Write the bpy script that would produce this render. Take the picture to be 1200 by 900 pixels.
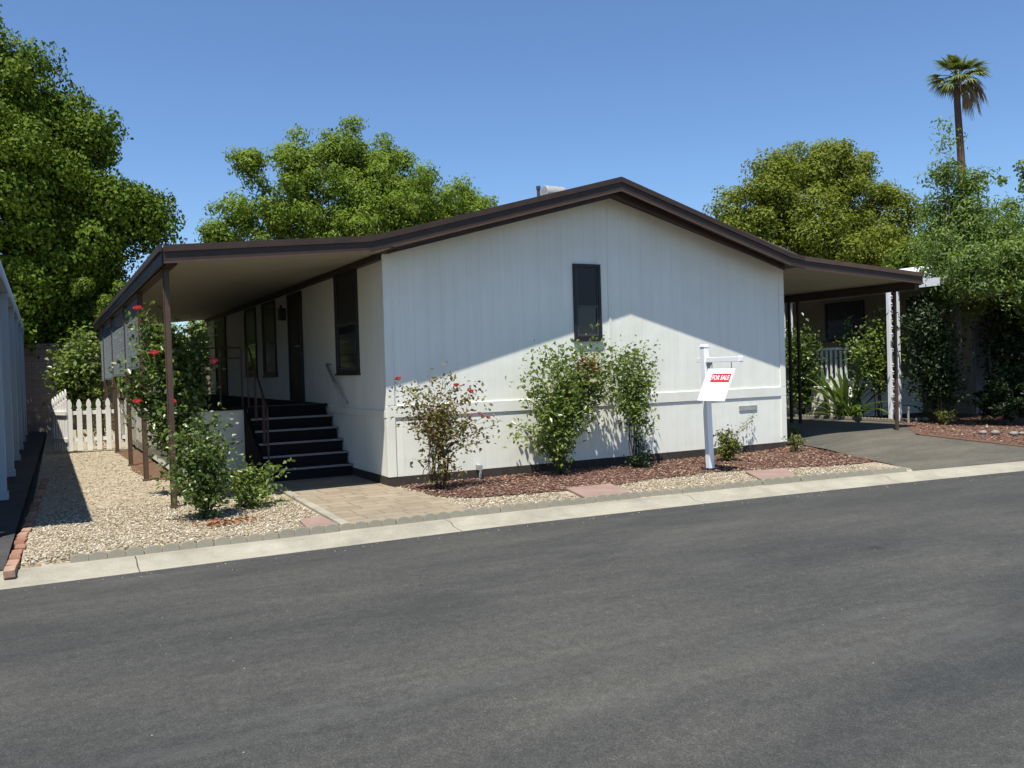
import bpy, bmesh, math, random
import numpy as np
from mathutils import Vector, Matrix
R = math.radians
random.seed(7)
rng = np.random.default_rng(11)
for o in list(bpy.data.objects): bpy.data.objects.remove(o)
scene = bpy.context.scene
col = scene.collection

# ------------------------------------------------------------------ camera
cam_d = bpy.data.cameras.new('camera'); cam = bpy.data.objects.new('camera', cam_d); col.objects.link(cam)
cr = Vector((0.88061853, -0.47290847, -0.02947179)); cu = Vector((0.03495921, 0.00281677, 0.99938477)); cf = Vector((0.4725345, 0.88110706, -0.019013))
cam.matrix_world = Matrix(((cr.x, cu.x, -cf.x, -4.0665), (cr.y, cu.y, -cf.y, -11.1494), (cr.z, cu.z, -cf.z, 1.4362), (0, 0, 0, 1)))
cam_d.sensor_width = 36; cam_d.lens = 1021.98 / 1200 * 36; cam_d.clip_start = .05; cam_d.clip_end = 3000
scene.camera = cam
scene.render.resolution_x = 1024; scene.render.resolution_y = 768

# ------------------------------------------------------------------ sky, sun, exposure
SUN_DIR = Vector((.93, 1.0, -3.38)).normalized()           # the way the light travels
elev = math.asin(-SUN_DIR.z)
azim = math.atan2(-SUN_DIR.x, -SUN_DIR.y)                    # clockwise from +Y
w = bpy.data.worlds.new('World'); scene.world = w; w.use_nodes = True
nt = w.node_tree; bg = nt.nodes['Background']
sky = nt.nodes.new('ShaderNodeTexSky'); sky.sky_type = 'NISHITA'; sky.sun_disc = False
sky.sun_elevation = elev; sky.sun_rotation = azim
sky.altitude = 100; sky.air_density = 1.0; sky.dust_density = 0.15; sky.ozone_density = 9.0
nt.links.new(sky.outputs[0], bg.inputs[0]); bg.inputs[1].default_value = 0.095
sun_d = bpy.data.lights.new('sun', 'SUN'); sun_d.energy = 5.0; sun_d.angle = R(.5); sun_d.color = (1, .95, .86)
sun = bpy.data.objects.new('sun', sun_d); col.objects.link(sun)
sun.rotation_euler = SUN_DIR.to_track_quat('-Z', 'Y').to_euler(); sun.location = (-10, -10, 40)
vs = scene.view_settings
vs.view_transform = 'Standard'; vs.look = 'None'; vs.gamma = 1; vs.use_curve_mapping = False; vs.exposure = 0.68

# ------------------------------------------------------------------ helpers
def setp(o, label=None, cat=None, group=None, kind=None):
    if label: o['label'] = label
    if cat: o['category'] = cat
    if group: o['group'] = group
    if kind: o['kind'] = kind
    return o

def thing(name, label, cat, loc=(0, 0, 0), group=None):
    o = bpy.data.objects.new(name, None); col.objects.link(o); o.location = loc; o.empty_display_size = .2
    return setp(o, label, cat, group)

def org(p):
    v = Vector((0, 0, 0))
    while p: v = v + Vector(p.location); p = p.parent
    return v

class MB:
    def __init__(s): s.v = []; s.f = []
    def add(s, vs_, fs):
        n = len(s.v); s.v += [tuple(map(float, q)) for q in vs_]; s.f += [tuple(i + n for i in q) for q in fs]; return s
    def box(s, x0, y0, z0, x1, y1, z1):
        x0, x1 = sorted((x0, x1)); y0, y1 = sorted((y0, y1)); z0, z1 = sorted((z0, z1))
        return s.add([(x0,y0,z0),(x1,y0,z0),(x1,y1,z0),(x0,y1,z0),(x0,y0,z1),(x1,y0,z1),(x1,y1,z1),(x0,y1,z1)],
                     [(3,2,1,0),(4,5,6,7),(0,1,5,4),(1,2,6,5),(2,3,7,6),(3,0,4,7)])
    def obox(s, c, ax, ay, az):                      # oriented box, half-axis vectors
        c, ax, ay, az = map(Vector, (c, ax, ay, az))
        P = [c + i*ax + j*ay + k*az for k in (-1, 1) for i, j in ((-1,-1),(1,-1),(1,1),(-1,1))]
        return s.add(P, [(3,2,1,0),(4,5,6,7),(0,1,5,4),(1,2,6,5),(2,3,7,6),(3,0,4,7)])
    def prism(s, poly, d):                           # polygon (3D points) extruded by vector d
        n = len(poly); d = Vector(d); P = [Vector(p) for p in poly]
        nrm = Vector((0, 0, 0))
        for i in range(n): nrm += P[i].cross(P[(i+1) % n])
        a = P; b = [p + d for p in P]
        if nrm.dot(d) > 0: a, b = a[::-1], b[::-1]
        return s.add(a + b, [tuple(range(n)), tuple(range(2*n-1, n-1, -1))] + [(i, n+i, n+(i+1) % n, (i+1) % n) for i in range(n)])
    def tube(s, pts, rad, k=8, cap=True):
        pts = [Vector([float(q) for q in p]) for p in pts]; n = len(pts)
        rad = [float(q) for q in rad] if hasattr(rad, '__len__') else [float(rad)]*n
        base = len(s.v); V = []; F = []
        up = None
        for i, p in enumerate(pts):
            t = (pts[min(i+1, n-1)] - pts[max(i-1, 0)])
            if t.length < 1e-9: t = Vector((0, 0, 1))
            t.normalize()
            if up is None: up = Vector((1, 0, 0)) if abs(t.x) < .8 else Vector((0, 1, 0))
            u = (up - t*up.dot(t)).normalized(); up = u; v = t.cross(u)
            for j in range(k):
                a = 2*math.pi*j/k; V.append(p + rad[i]*(math.cos(a)*u + math.sin(a)*v))
        for i in range(n-1):
            for j in range(k):
                a, b = i*k+j, i*k+(j+1) % k; F.append((a, b, b+k, a+k))
        if cap: F.append(tuple(range(k-1, -1, -1))); F.append(tuple((n-1)*k+j for j in range(k)))
        return s.add(V, F)
    def build(s, name, m, parent=None, smooth=False, bevel=0, loc=None):
        off = org(parent) if parent else Vector(loc or (0, 0, 0))
        me = bpy.data.meshes.new(name)
        me.from_pydata([(x-off.x, y-off.y, z-off.z) for x, y, z in s.v], [], s.f); me.update()
        me.materials.append(m)
        o = bpy.data.objects.new(name, me); col.objects.link(o)
        if parent: o.parent = parent
        elif loc: o.location = loc
        if smooth:
            me.polygons.foreach_set('use_smooth', [True]*len(me.polygons))
        if bevel:
            b = o.modifiers.new('bevel', 'BEVEL'); b.width = bevel; b.segments = 2; b.limit_method = 'ANGLE'
        return o

def np_mesh(name, V, F, m, parent=None, loc=None, smooth=False):
    """V (n,3), F (k,q) numpy"""
    off = np.array(org(parent) if parent else Vector(loc or (0, 0, 0)))
    me = bpy.data.meshes.new(name); V = (V - off).astype(np.float32)
    q = F.shape[1]
    me.vertices.add(len(V)); me.vertices.foreach_set('co', V.ravel())
    me.loops.add(F.size); me.loops.foreach_set('vertex_index', F.ravel().astype(np.int32))
    me.polygons.add(len(F)); me.polygons.foreach_set('loop_start', np.arange(0, F.size, q, dtype=np.int32))
    me.polygons.foreach_set('loop_total', np.full(len(F), q, dtype=np.int32))
    if smooth: me.polygons.foreach_set('use_smooth', np.ones(len(F), dtype=bool))
    me.update(calc_edges=True); me.materials.append(m)
    o = bpy.data.objects.new(name, me); col.objects.link(o)
    if parent: o.parent = parent
    elif loc: o.location = loc
    return o

# ------------------------------------------------------------------ materials
class NT:
    def __init__(s, name):
        s.m = bpy.data.materials.new(name); s.m.use_nodes = True; s.t = s.m.node_tree
        s.p = s.t.nodes['Principled BSDF']; s.out = s.t.nodes['Material Output']
        s.co = s.n('ShaderNodeTexCoord').outputs['Object']
    def n(s, ty, **kw):
        nd = s.t.nodes.new(ty)
        for k, v in kw.items():
            if k in nd.inputs.keys() and not hasattr(nd, k): nd.inputs[k].default_value = v
            else: setattr(nd, k, v)
        return nd
    def l(s, a, b): s.t.links.new(a, b)
    def mapping(s, scale=(1,1,1), rot=(0,0,0), src=None):
        nd = s.n('ShaderNodeMapping'); nd.inputs['Scale'].default_value = scale; nd.inputs['Rotation'].default_value = rot
        s.l(src or s.co, nd.inputs[0]); return nd.outputs[0]
    def noise(s, scale, detail=4, rough=.55, src=None):
        nd = s.n('ShaderNodeTexNoise'); nd.inputs['Scale'].default_value = scale; nd.inputs['Detail'].default_value = detail
        nd.inputs['Roughness'].default_value = rough; s.l(src or s.co, nd.inputs['Vector']); return nd.outputs[0]
    def voro(s, scale, out='Color', feature='F1', src=None):
        nd = s.n('ShaderNodeTexVoronoi'); nd.feature = feature; nd.inputs['Scale'].default_value = scale
        s.l(src or s.co, nd.inputs['Vector']); return nd.outputs[out]
    def ramp(s, fac, stops):
        nd = s.n('ShaderNodeValToRGB'); e = nd.color_ramp.elements
        while len(e) < len(stops): e.new(.5)
        for i, (p, c) in enumerate(stops):
            e[i].position = p; e[i].color = (*c, 1) if hasattr(c, '__len__') else (c, c, c, 1)
        s.l(fac, nd.inputs[0]); return nd.outputs[0]
    def mix(s, a, b, fac, mode='MIX'):
        nd = s.n('ShaderNodeMix'); nd.data_type = 'RGBA'; nd.blend_type = mode
        for sock, v in ((nd.inputs[0], fac), (nd.inputs[6], a), (nd.inputs[7], b)):
            if isinstance(v, (int, float)): sock.default_value = v if sock == nd.inputs[0] else (v, v, v, 1)
            elif isinstance(v, tuple): sock.default_value = (*v, 1)
            else: s.l(v, sock)
        return nd.outputs[2]
    def bump(s, h, strength=.5, dist=.01, prev=None):
        nd = s.n('ShaderNodeBump'); nd.inputs['Strength'].default_value = strength; nd.inputs['Distance'].default_value = dist
        s.l(h, nd.inputs['Height'])
        if prev: s.l(prev, nd.inputs['Normal'])
        return nd.outputs[0]
    def done(s, color, rough=.7, normal=None, metal=0, spec=None):
        if isinstance(color, tuple): s.p.inputs['Base Color'].default_value = (*color, 1)
        else: s.l(color, s.p.inputs['Base Color'])
        if isinstance(rough, (int, float)): s.p.inputs['Roughness'].default_value = rough
        else: s.l(rough, s.p.inputs['Roughness'])
        s.p.inputs['Metallic'].default_value = metal
        if spec is not None: s.p.inputs['Specular IOR Level'].default_value = spec
        if normal: s.l(normal, s.p.inputs['Normal'])
        return s.m

def paint(name, c, var=.12, rough=.6, scale=3, bump=.15, dirt=None, spec=.35):
    t = NT(name)
    n1 = t.noise(scale, 6, .6); n2 = t.noise(40, 3)
    lo = tuple(x*(1-var) for x in c); hi = tuple(min(1, x*(1+var*.6)) for x in c)
    cc = t.ramp(n1, [(.3, lo), (.7, hi)])
    if dirt: cc = t.mix(cc, dirt, t.ramp(t.noise(1.3, 8, .7), [(.52, 0.), (.8, .5)]))
    return t.done(cc, rough, t.bump(n2, bump, .003), spec=spec)

M = {}
# white painted board siding: faint vertical streaks and patches of dust
t = NT('siding')
st = t.noise(1, 6, .65, t.mapping((9, 9, .5))); pa = t.noise(.8, 5)
c_ = t.ramp(st, [(.25, (.715, .722, .640)), (.7, (.79, .798, .71))])
c_ = t.mix(c_, (.60, .585, .50), t.ramp(pa, [(.48, 0.), (.8, .45)]))
c_ = t.mix(c_, (.50, .48, .41), t.ramp(t.noise(1, 7, .75, t.mapping((7, 7, .9))), [(.60, 0.), (.80, .5)]))
c_ = t.mix(c_, (.42, .38, .30), t.ramp(t.noise(3.5, 9, .75), [(.64, 0.), (.80, .55)]))
gr = t.noise(1, 5, .7, t.mapping((60, 60, 3)))
M['siding'] = t.done(c_, .62, t.bump(gr, .35, .003, t.bump(t.noise(1.7, 2), .35, .03)), spec=.3)
M['trim_white'] = paint('trim_white', (.735, .74, .66), .08, .55, 2, dirt=(.6, .57, .5))
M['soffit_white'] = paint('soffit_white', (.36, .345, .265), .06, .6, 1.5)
M['brown'] = paint('brown_trim', (.042, .026, .018), .25, .5, 4)
M['brown_post'] = paint('brown_post', (.085, .052, .036), .2, .5, 6)
M['dark_iron'] = paint('dark_iron', (.02, .013, .012), .2, .45, 8)
M['white_metal'] = paint('white_metal', (.72, .74, .75), .06, .45, 3)
M['pvc'] = paint('pvc_white', (.8, .82, .84), .03, .35, 3, bump=.02)
M['base_dark'] = paint('base_board', (.045, .036, .030), .3, .8, 8)
M['frame_dark'] = paint('frame_dark', (.018, .016, .017), .15, .4, 5)
M['sash'] = paint('sash', (.05, .055, .06), .1, .4, 5)
M['carpet'] = paint('dark_carpet', (.016, .0145, .016), .25, .95, 60, .6, spec=.1)
M['nosing'] = paint('nosing', (.21, .20, .21), .2, .5, 20)
M['door'] = paint('door_dark', (.03, .022, .02), .2, .5, 3)
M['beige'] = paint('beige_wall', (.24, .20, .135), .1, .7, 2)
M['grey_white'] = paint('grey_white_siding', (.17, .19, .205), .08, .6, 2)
M['shaded_white'] = paint('column_shade_tint', (.30, .375, .44), .06, .5, 2)  # white columns; the blue of the shade on them is put into this colour
M['roof'] = paint('roofing', (.13, .105, .085), .3, .9, 30, .6)
M['block'] = None
t = NT('block_wall')
br = t.n('ShaderNodeTexBrick'); br.inputs['Scale'].default_value = 1; br.inputs['Brick Width'].default_value = .4; br.inputs['Row Height'].default_value = .2
br.inputs['Mortar Size'].default_value = .008; br.inputs['Color1'].default_value = (.20, .165, .14, 1); br.inputs['Color2'].default_value = (.23, .19, .16, 1); br.inputs['Mortar'].default_value = (.14, .12, .1, 1)
t.l(t.mapping((1, 1, 1), (R(90), 0, 0)), br.inputs['Vector'])
M['block'] = t.done(br.outputs[0], .9, t.bump(t.noise(60), .4, .005))
# glass: dark room behind
t = NT('window_glass'); M['glass'] = t.done((.006, .007, .009), .06, None, spec=.5)
t = NT('screen_glass'); M['screen'] = t.done((.018, .019, .022), .35, None, spec=.3)
# asphalt
def asphalt(name, c, streak=.5, scale=1.0):
    t = NT(name)
    fine = t.voro(170*scale, 'Color'); bw = t.n('ShaderNodeRGBToBW'); t.l(fine, bw.inputs[0])
    med = t.noise(14, 5, .7); big = t.noise(.55, 4, .6, t.mapping((.55, 1.6, 1))); strk = t.noise(1, 6, .7, t.mapping((.7, 5, 1), (0, 0, R(-3))))
    cc = t.ramp(bw.outputs[0], [(.1, tuple(x*.62 for x in c)), (.62, c), (.93, tuple(x*1.55 for x in c))])
    cc = t.mix(cc, t.ramp(big, [(.32, (.66, .68, .72)), (.68, (1.32, 1.28, 1.2))]), 1., 'MULTIPLY')
    cc = t.mix(cc, t.ramp(strk, [(.3, (.68, .69, .72)), (.7, (1.26, 1.23, 1.18))]), streak, 'MULTIPLY')
    cc = t.mix(cc, t.ramp(med, [(.3, (.70,)*3), (.7, (1.25,)*3)]), .75, 'MULTIPLY')
    cc = t.mix(cc, tuple(x*.45 for x in c), t.ramp(t.noise(1.15, 5, .62, t.mapping((.8, 1.9, 1), (0, 0, R(14)))), [(.57, 0.), (.74, .55)]))
    cc = t.mix(cc, tuple(x*1.75 for x in c), t.ramp(t.noise(.85, 7, .72, t.mapping((.7, 2.2, 1), (0, 0, R(-12)))), [(.55, 0.), (.75, .45)]))
    cc = t.mix(cc, (.012, .012, .012), t.ramp(t.voro(.55, 'Distance', src=t.mapping((1, 1, 1))), [(.015, .6), (.06, 0.)]))
    sp = t.voro(6, 'Distance')                       # the odd pale chip in the binder
    cc = t.mix(cc, (.5, .48, .43), t.ramp(sp, [(.016, .8), (.028, 0.)]))
    h = t.mix(bw.outputs[0], med, .3)
    return t.done(cc, .82, t.bump(h, .5, .006), spec=.35)
M['asphalt'] = asphalt('road_asphalt', (.050, .0515, .048))
M['asphalt_old'] = asphalt('driveway_asphalt', (.088, .084, .068), .4)
M['asphalt_dark'] = asphalt('neighbour_asphalt', (.045, .045, .046), .4)
# concrete
def concrete(name, c, var=.18, rough=.85):
    t = NT(name)
    a = t.noise(2.2, 8, .65); b = t.noise(55, 4)
    cc = t.ramp(a, [(.28, tuple(x*(1-var) for x in c)), (.72, tuple(x*(1+var*.5) for x in c))])
    cc = t.mix(cc, t.ramp(b, [(.3, (.82,)*3), (.7, (1.08,)*3)]), .6, 'MULTIPLY')
    return t.done(cc, rough, t.bump(b, .4, .004), spec=.25)
M['kerb'] = concrete('kerb_concrete', (.30, .28, .225), .32)
M['edging'] = concrete('edging_concrete', (.235, .22, .17), .25)
M['pad'] = concrete('pad_concrete', (.275, .19, .16), .3)
M['rock'] = concrete('rock', (.25, .24, .215), .3)
# gravel
t = NT('gravel')
vc = t.voro(42, 'Color'); bw = t.n('ShaderNodeRGBToBW'); t.l(vc, bw.inputs[0]); vd = t.voro(42, 'Distance')
cc = t.ramp(bw.outputs[0], [(.1, (.15, .115, .075)), (.4, (.26, .215, .145)), (.65, (.34, .295, .21)), (.9, (.46, .43, .34))])
cc = t.mix(cc, (.20, .13, .08), t.ramp(t.noise(1.6, 6, .7), [(.5, 0.), (.75, .55)]))
inv = t.n('ShaderNodeMath', operation='SUBTRACT'); inv.inputs[0].default_value = 1; t.l(vd, inv.inputs[1])
M['gravel'] = t.done(cc, .85, t.bump(inv.outputs[0], .9, .012), spec=.25)
def islands(name, stops, rough=.8, spec=.25):
    t = NT(name); g = t.n('ShaderNodeNewGeometry')
    return t.done(t.ramp(g.outputs['Random Per Island'], stops), rough, None, spec=spec)
M['pebble'] = islands('pebble', [(0, (.16, .115, .075)), (.3, (.26, .21, .14)), (.6, (.35, .30, .21)), (.85, (.44, .40, .31)), (1, (.55, .53, .47))])
t = NT('mulch')
vc = t.voro(60, 'Color', src=t.mapping((1, 1.6, 1))); bw = t.n('ShaderNodeRGBToBW'); t.l(vc, bw.inputs[0])
M['mulch'] = t.done(t.ramp(bw.outputs[0], [(.1, (.055, .029, .021)), (.5, (.125, .068, .049)), (.9, (.21, .13, .095))]), .9, t.bump(bw.outputs[0], .9, .012), spec=.15)
M['chip'] = islands('bark_chip', [(0, (.06, .030, .022)), (.45, (.135, .072, .052)), (.8, (.21, .122, .088)), (1, (.36, .28, .19))], .9)
t = NT('soil'); M['soil'] = t.done(t.ramp(t.noise(12, 8, .7), [(.3, (.075, .045, .03)), (.7, (.15, .095, .06))]), .95, t.bump(t.noise(70), .6, .01), spec=.1)
t = NT('far_ground'); M['ground'] = t.done(t.ramp(t.noise(.4, 8, .7), [(.3, (.10, .085, .06)), (.7, (.16, .14, .10))]), .95, t.bump(t.noise(30), .5, .02), spec=.1)
# stamped concrete walk
t = NT('stamped_walk')
br = t.n('ShaderNodeTexBrick'); br.inputs['Scale'].default_value = 1; br.inputs['Brick Width'].default_value = .46; br.inputs['Row Height'].default_value = .23
br.inputs['Mortar Size'].default_value = .010; br.inputs['Mortar Smooth'].default_value = .4; br.inputs['Bias'].default_value = 0
br.offset = .37; br.squash = .6; br.squash_frequency = 3
br.inputs['Color1'].default_value = (.225, .188, .135, 1); br.inputs['Color2'].default_value = (.275, .235, .175, 1); br.inputs['Mortar'].default_value = (.165, .135, .095, 1)
t.l(t.co, br.inputs['Vector'])
cc = t.mix(br.outputs[0], t.ramp(t.noise(3, 8, .7), [(.3, (.78, .76, .74)), (.7, (1.1, 1.08, 1.05))]), .9, 'MULTIPLY')
fm = t.n('ShaderNodeMath', operation='SUBTRACT'); fm.inputs[0].default_value = 1; t.l(br.outputs[1], fm.inputs[1])
M['walk'] = t.done(cc, .75, t.bump(t.noise(45), .3, .004, t.bump(fm.outputs[0], .6, .006)), spec=.3)
# brick edging
M['brick'] = islands('brick', [(0, (.26, .10, .06)), (.5, (.36, .16, .10)), (1, (.42, .25, .17))], .9)
t = NT('brick_single'); oi = t.n('ShaderNodeObjectInfo')
cc = t.ramp(oi.outputs['Random'], [(0, (.19, .095, .065)), (.5, (.27, .145, .10)), (1, (.33, .22, .155))])
M['brick'] = t.done(t.mix(cc, t.ramp(t.noise(18, 6), [(.3, (.7,)*3), (.7, (1.15,)*3)]), .8, 'MULTIPLY'), .9, t.bump(t.noise(80), .5, .004), spec=.2)
# wood / bark
def bark(name, c):
    t = NT(name); n = t.noise(1, 7, .7, t.mapping((26, 26, 5)))
    return t.done(t.ramp(n, [(.3, tuple(x*.5 for x in c)), (.7, tuple(x*1.4 for x in c))]), .92, t.bump(n, .8, .02), spec=.15)
M['bark'] = bark('bark', (.10, .080, .062)); M['palm_bark'] = bark('palm_bark', (.115, .070, .050))
M['cane'] = bark('cane', (.085, .082, .045)); M['cane_brown'] = bark('cane_brown', (.10, .062, .038))
# leaves: per-leaf and per-spray colour, some light passing through
def leaf(name, stops, trans=.3, rough=.45, clump=1.2, spec=.3):
    t = NT(name); g = t.n('ShaderNodeNewGeometry')
    a = t.n('ShaderNodeMath', operation='MULTIPLY_ADD'); t.l(g.outputs['Random Per Island'], a.inputs[0]); a.inputs[1].default_value = .55
    cl = t.n('ShaderNodeMath', operation='MULTIPLY'); t.l(t.noise(clump, 3), cl.inputs[0]); cl.inputs[1].default_value = .45; t.l(cl.outputs[0], a.inputs[2])
    c = t.ramp(a.outputs[0], stops)
    t.done(c, rough, None, spec=spec)
    tr = t.n('ShaderNodeBsdfTranslucent'); t.l(t.mix(c, (1.15, 1.15, .5), 1., 'MULTIPLY'), tr.inputs[0])
    mx = t.n('ShaderNodeMixShader'); mx.inputs[0].default_value = trans
    t.l(t.p.outputs[0], mx.inputs[1]); t.l(tr.outputs[0], mx.inputs[2]); t.l(mx.outputs[0], t.out.inputs[0])
    return t.m
M['leaf_left'] = leaf('leaf_broad_green', [(.15, (.032, .064, .006)), (.5, (.078, .130, .010)), (.85, (.15, .20, .018))], .2, .6, clump=.5, spec=.12)
M['leaf_mid'] = leaf('leaf_yellow_green', [(.15, (.095, .150, .020)), (.5, (.165, .245, .034)), (.85, (.24, .315, .062))], .42, .55, clump=.6, spec=.18)
M['leaf_olive'] = leaf('leaf_olive', [(.15, (.095, .125, .016)), (.5, (.16, .20, .026)), (.85, (.22, .255, .045))], .36, .55, clump=.35, spec=.18)
M['leaf_lime'] = leaf('leaf_lime', [(.15, (.060, .105, .008)), (.5, (.115, .175, .014)), (.85, (.18, .235, .03))], .35)
M['leaf_front'] = leaf('leaf_grey_green', [(.15, (.075, .130, .030)), (.5, (.14, .215, .052)), (.85, (.23, .30, .09))], .45)
M['leaf_rose'] = leaf('leaf_rose', [(.15, (.045, .082, .020)), (.5, (.095, .150, .036)), (.85, (.18, .23, .07))], .35, .33, 4, .5)
M['leaf_bronze'] = leaf('leaf_bronze', [(.1, (.23, .095, .06)), (.35, (.20, .135, .055)), (.6, (.145, .155, .05)), (.9, (.24, .235, .095))], .35, .5, 6)
M['leaf_bush'] = leaf('leaf_bush', [(.15, (.075, .128, .026)), (.5, (.165, .23, .055)), (.85, (.28, .33, .12))], .42, .33, 4, .5)
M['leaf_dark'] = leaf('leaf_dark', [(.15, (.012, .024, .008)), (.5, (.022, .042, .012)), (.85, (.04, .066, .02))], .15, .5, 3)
M['leaf_weed'] = leaf('leaf_weed', [(.15, (.075, .095, .018)), (.5, (.125, .145, .025)), (.85, (.19, .19, .04))], .3, .5, 6)
M['leaf_dry'] = leaf('leaf_dry', [(.15, (.16, .06, .03)), (.5, (.28, .12, .06)), (.85, (.36, .20, .11))], .2, .7, 6)
M['frond'] = leaf('frond', [(.15, (.06, .09, .02)), (.5, (.115, .155, .032)), (.85, (.23, .25, .09))], .25, .4, 2)
M['frond_dead'] = leaf('frond_dead', [(.15, (.15, .11, .085)), (.5, (.24, .18, .13)), (.85, (.34, .28, .2))], .2, .7, 2)
M['petal'] = leaf('petal', [(.15, (.56, .03, .06)), (.5, (.74, .07, .11)), (.85, (.82, .17, .20))], .25, .5, 20)
M['petal_pink'] = leaf('petal_pink', [(.15, (.58, .17, .19)), (.85, (.72, .34, .34))], .25, .5, 20)
M['petal_white'] = leaf('petal_white', [(.15, (.7, .7, .62)), (.85, (.82, .82, .76))], .25, .5, 20)
M['sign_red'] = paint('sign_red', (.52, .035, .05), .04, .4, 3, .02)
M['sign_white'] = paint('sign_white', (.74, .75, .745), .02, .35, 3, .02)
M['sign_grey'] = paint('sign_grey', (.50, .48, .52), .04, .4, 3, .02)
M['sign_pink'] = paint('sign_pink', (.70, .42, .45), .04, .4, 3, .02)
M['galv_light'] = paint('galvanised_light', (.42, .43, .42), .15, .45, 5)
M['galv'] = paint('galvanised', (.30, .31, .30), .2, .4, 6)

# ------------------------------------------------------------------ leaf and plant tools
def unit(a): return a / np.maximum(np.linalg.norm(a, axis=-1, keepdims=True), 1e-9)
def leaves(name, P, size, m, parent, up=.5, out=None, wid=.5, droop=0., loc=None):
    """one folded four-cornered leaf per point"""
    n = len(P); size = np.broadcast_to(np.asarray(size, float), (n,))*rng.uniform(.65, 1.3, n)
    nr = rng.normal(size=(n, 3)); nr[:, 2] += up*2
    if out is not None: nr = nr*.55 + out*1.5
    nr = unit(nr); ax = unit(np.cross(nr, rng.normal(size=(n, 3)))); ax[:, 2] -= droop; ax = unit(ax)
    sd = unit(np.cross(nr, ax)); nr = np.cross(ax, sd)
    s = size[:, None]; f = rng.uniform(.02, .22, n)[:, None]
    V = np.empty((n, 4, 3)); V[:, 0] = P - ax*s*.5; V[:, 2] = P + ax*s*.5 - nr*s*.12
    V[:, 1] = P - ax*s*.06 + sd*s*wid*.5 + nr*s*f; V[:, 3] = P - ax*s*.06 - sd*s*wid*.5 + nr*s*f
    F = np.arange(n*4).reshape(n, 4)
    F = np.concatenate([F[:, [0, 1, 2]], F[:, [0, 2, 3]]])
    return np_mesh(name, V.reshape(-1, 3), F, m, parent, loc)

def crown_pts(lobes, nclus, per, crad, hollow=.55, flat=.8, jag=.1, size=None):
    """puffs of foliage set through lobes (x,y,z,r); leaves lie in the outer shell of each puff"""
    vol = np.array([l[3]**2.1 for l in lobes]); vol = vol/vol.sum()
    C = []; O = []
    for l, v in zip(lobes, vol):
        k = max(2, int(round(nclus*v))); d = unit(rng.normal(size=(k, 3)))
        rr = l[3]*np.power(rng.uniform(hollow**3, 1, k), 1/3)*(1 + np.clip(rng.normal(0, jag, k), -.3, .22))
        C.append(np.array(l[:3]) + d*np.maximum(rr - crad*.6, 0)[:, None]); O.append(d)
    C = np.concatenate(C); k = len(C); pr = crad*rng.uniform(.6, 1.4, k)
    n = (per*np.power(pr/crad, 2)).astype(int) + 3
    ci = np.repeat(np.arange(k), n); d = unit(rng.normal(size=(len(ci), 3)) + np.array([0, 0, .25]))
    lump = 1 + .25*np.sin(d[:, 0]*5 + ci)*np.sin(d[:, 1]*5 + ci*1.7) + .12*np.sin(d[:, 2]*9 + ci)
    r = pr[ci]*np.power(rng.uniform(.12, 1.1, len(ci)), .5)*lump
    P = C[ci] + d*r[:, None]*np.array([1, 1, flat])
    return C, P, d

def tree(name, label, base, lobes, nclus, per, crad, lsize, m, trunk_r, droop=0., wid=.5, hollow=.55, group=None, jag=.18, barkm='bark', twigs=90, up=.3, lean=(0, 0), thin=None, forkat=.5):
    t = thing(name, label, 'tree', base, group)
    C, P, O = crown_pts(lobes, nclus, per, crad, hollow, jag=jag)
    if thin: q = thin(P); P = P[q]; O = O[q]
    leaves('crown', P, lsize, m, t, up=up, out=O, droop=droop, wid=wid)
    b = Vector(base); mb = MB()
    L = [Vector(l[:3]) for l in lobes]; cen = sum(L, Vector())/len(L)
    fork = b + (cen - b)*forkat; fork.x = b.x + (cen.x-b.x)*.25 + lean[0]; fork.y = b.y + (cen.y-b.y)*.25 + lean[1]
    q = [b.lerp(fork, s) + Vector((random.gauss(0, trunk_r*.25), random.gauss(0, trunk_r*.25), 0))*(s > 0) for s in (0, .06, .3, .6, 1)]
    mb.tube(q, [trunk_r*1.5, trunk_r*1.12, trunk_r, trunk_r*.9, trunk_r*.75], 10)
    for l in L:
        mid = fork.lerp(l, .5) + Vector((random.gauss(0, .1), random.gauss(0, .1), .12))*(l-fork).length*.4
        lr = min(1, next(q[3] for q in lobes if (Vector(q[:3])-l).length < 1e-6)/(lobes[0][3]))**1.5
        mb.tube([fork - (fork-b)*.04, mid, l], [trunk_r*.6*max(lr, .25), trunk_r*.34*lr, trunk_r*.10*lr], 6)
    for i in rng.choice(len(C), min(twigs, len(C)), replace=False):
        c = Vector(C[i]); l = min(L, key=lambda a: (a-c).length)
        mb.tube([l, l.lerp(c, .5) + Vector(rng.normal(0, .08, 3))*(l-c).length, c], [trunk_r*.13, trunk_r*.08, trunk_r*.03], 4, False)
    mb.build('trunk', M[barkm], t, smooth=True)
    return t

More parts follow.
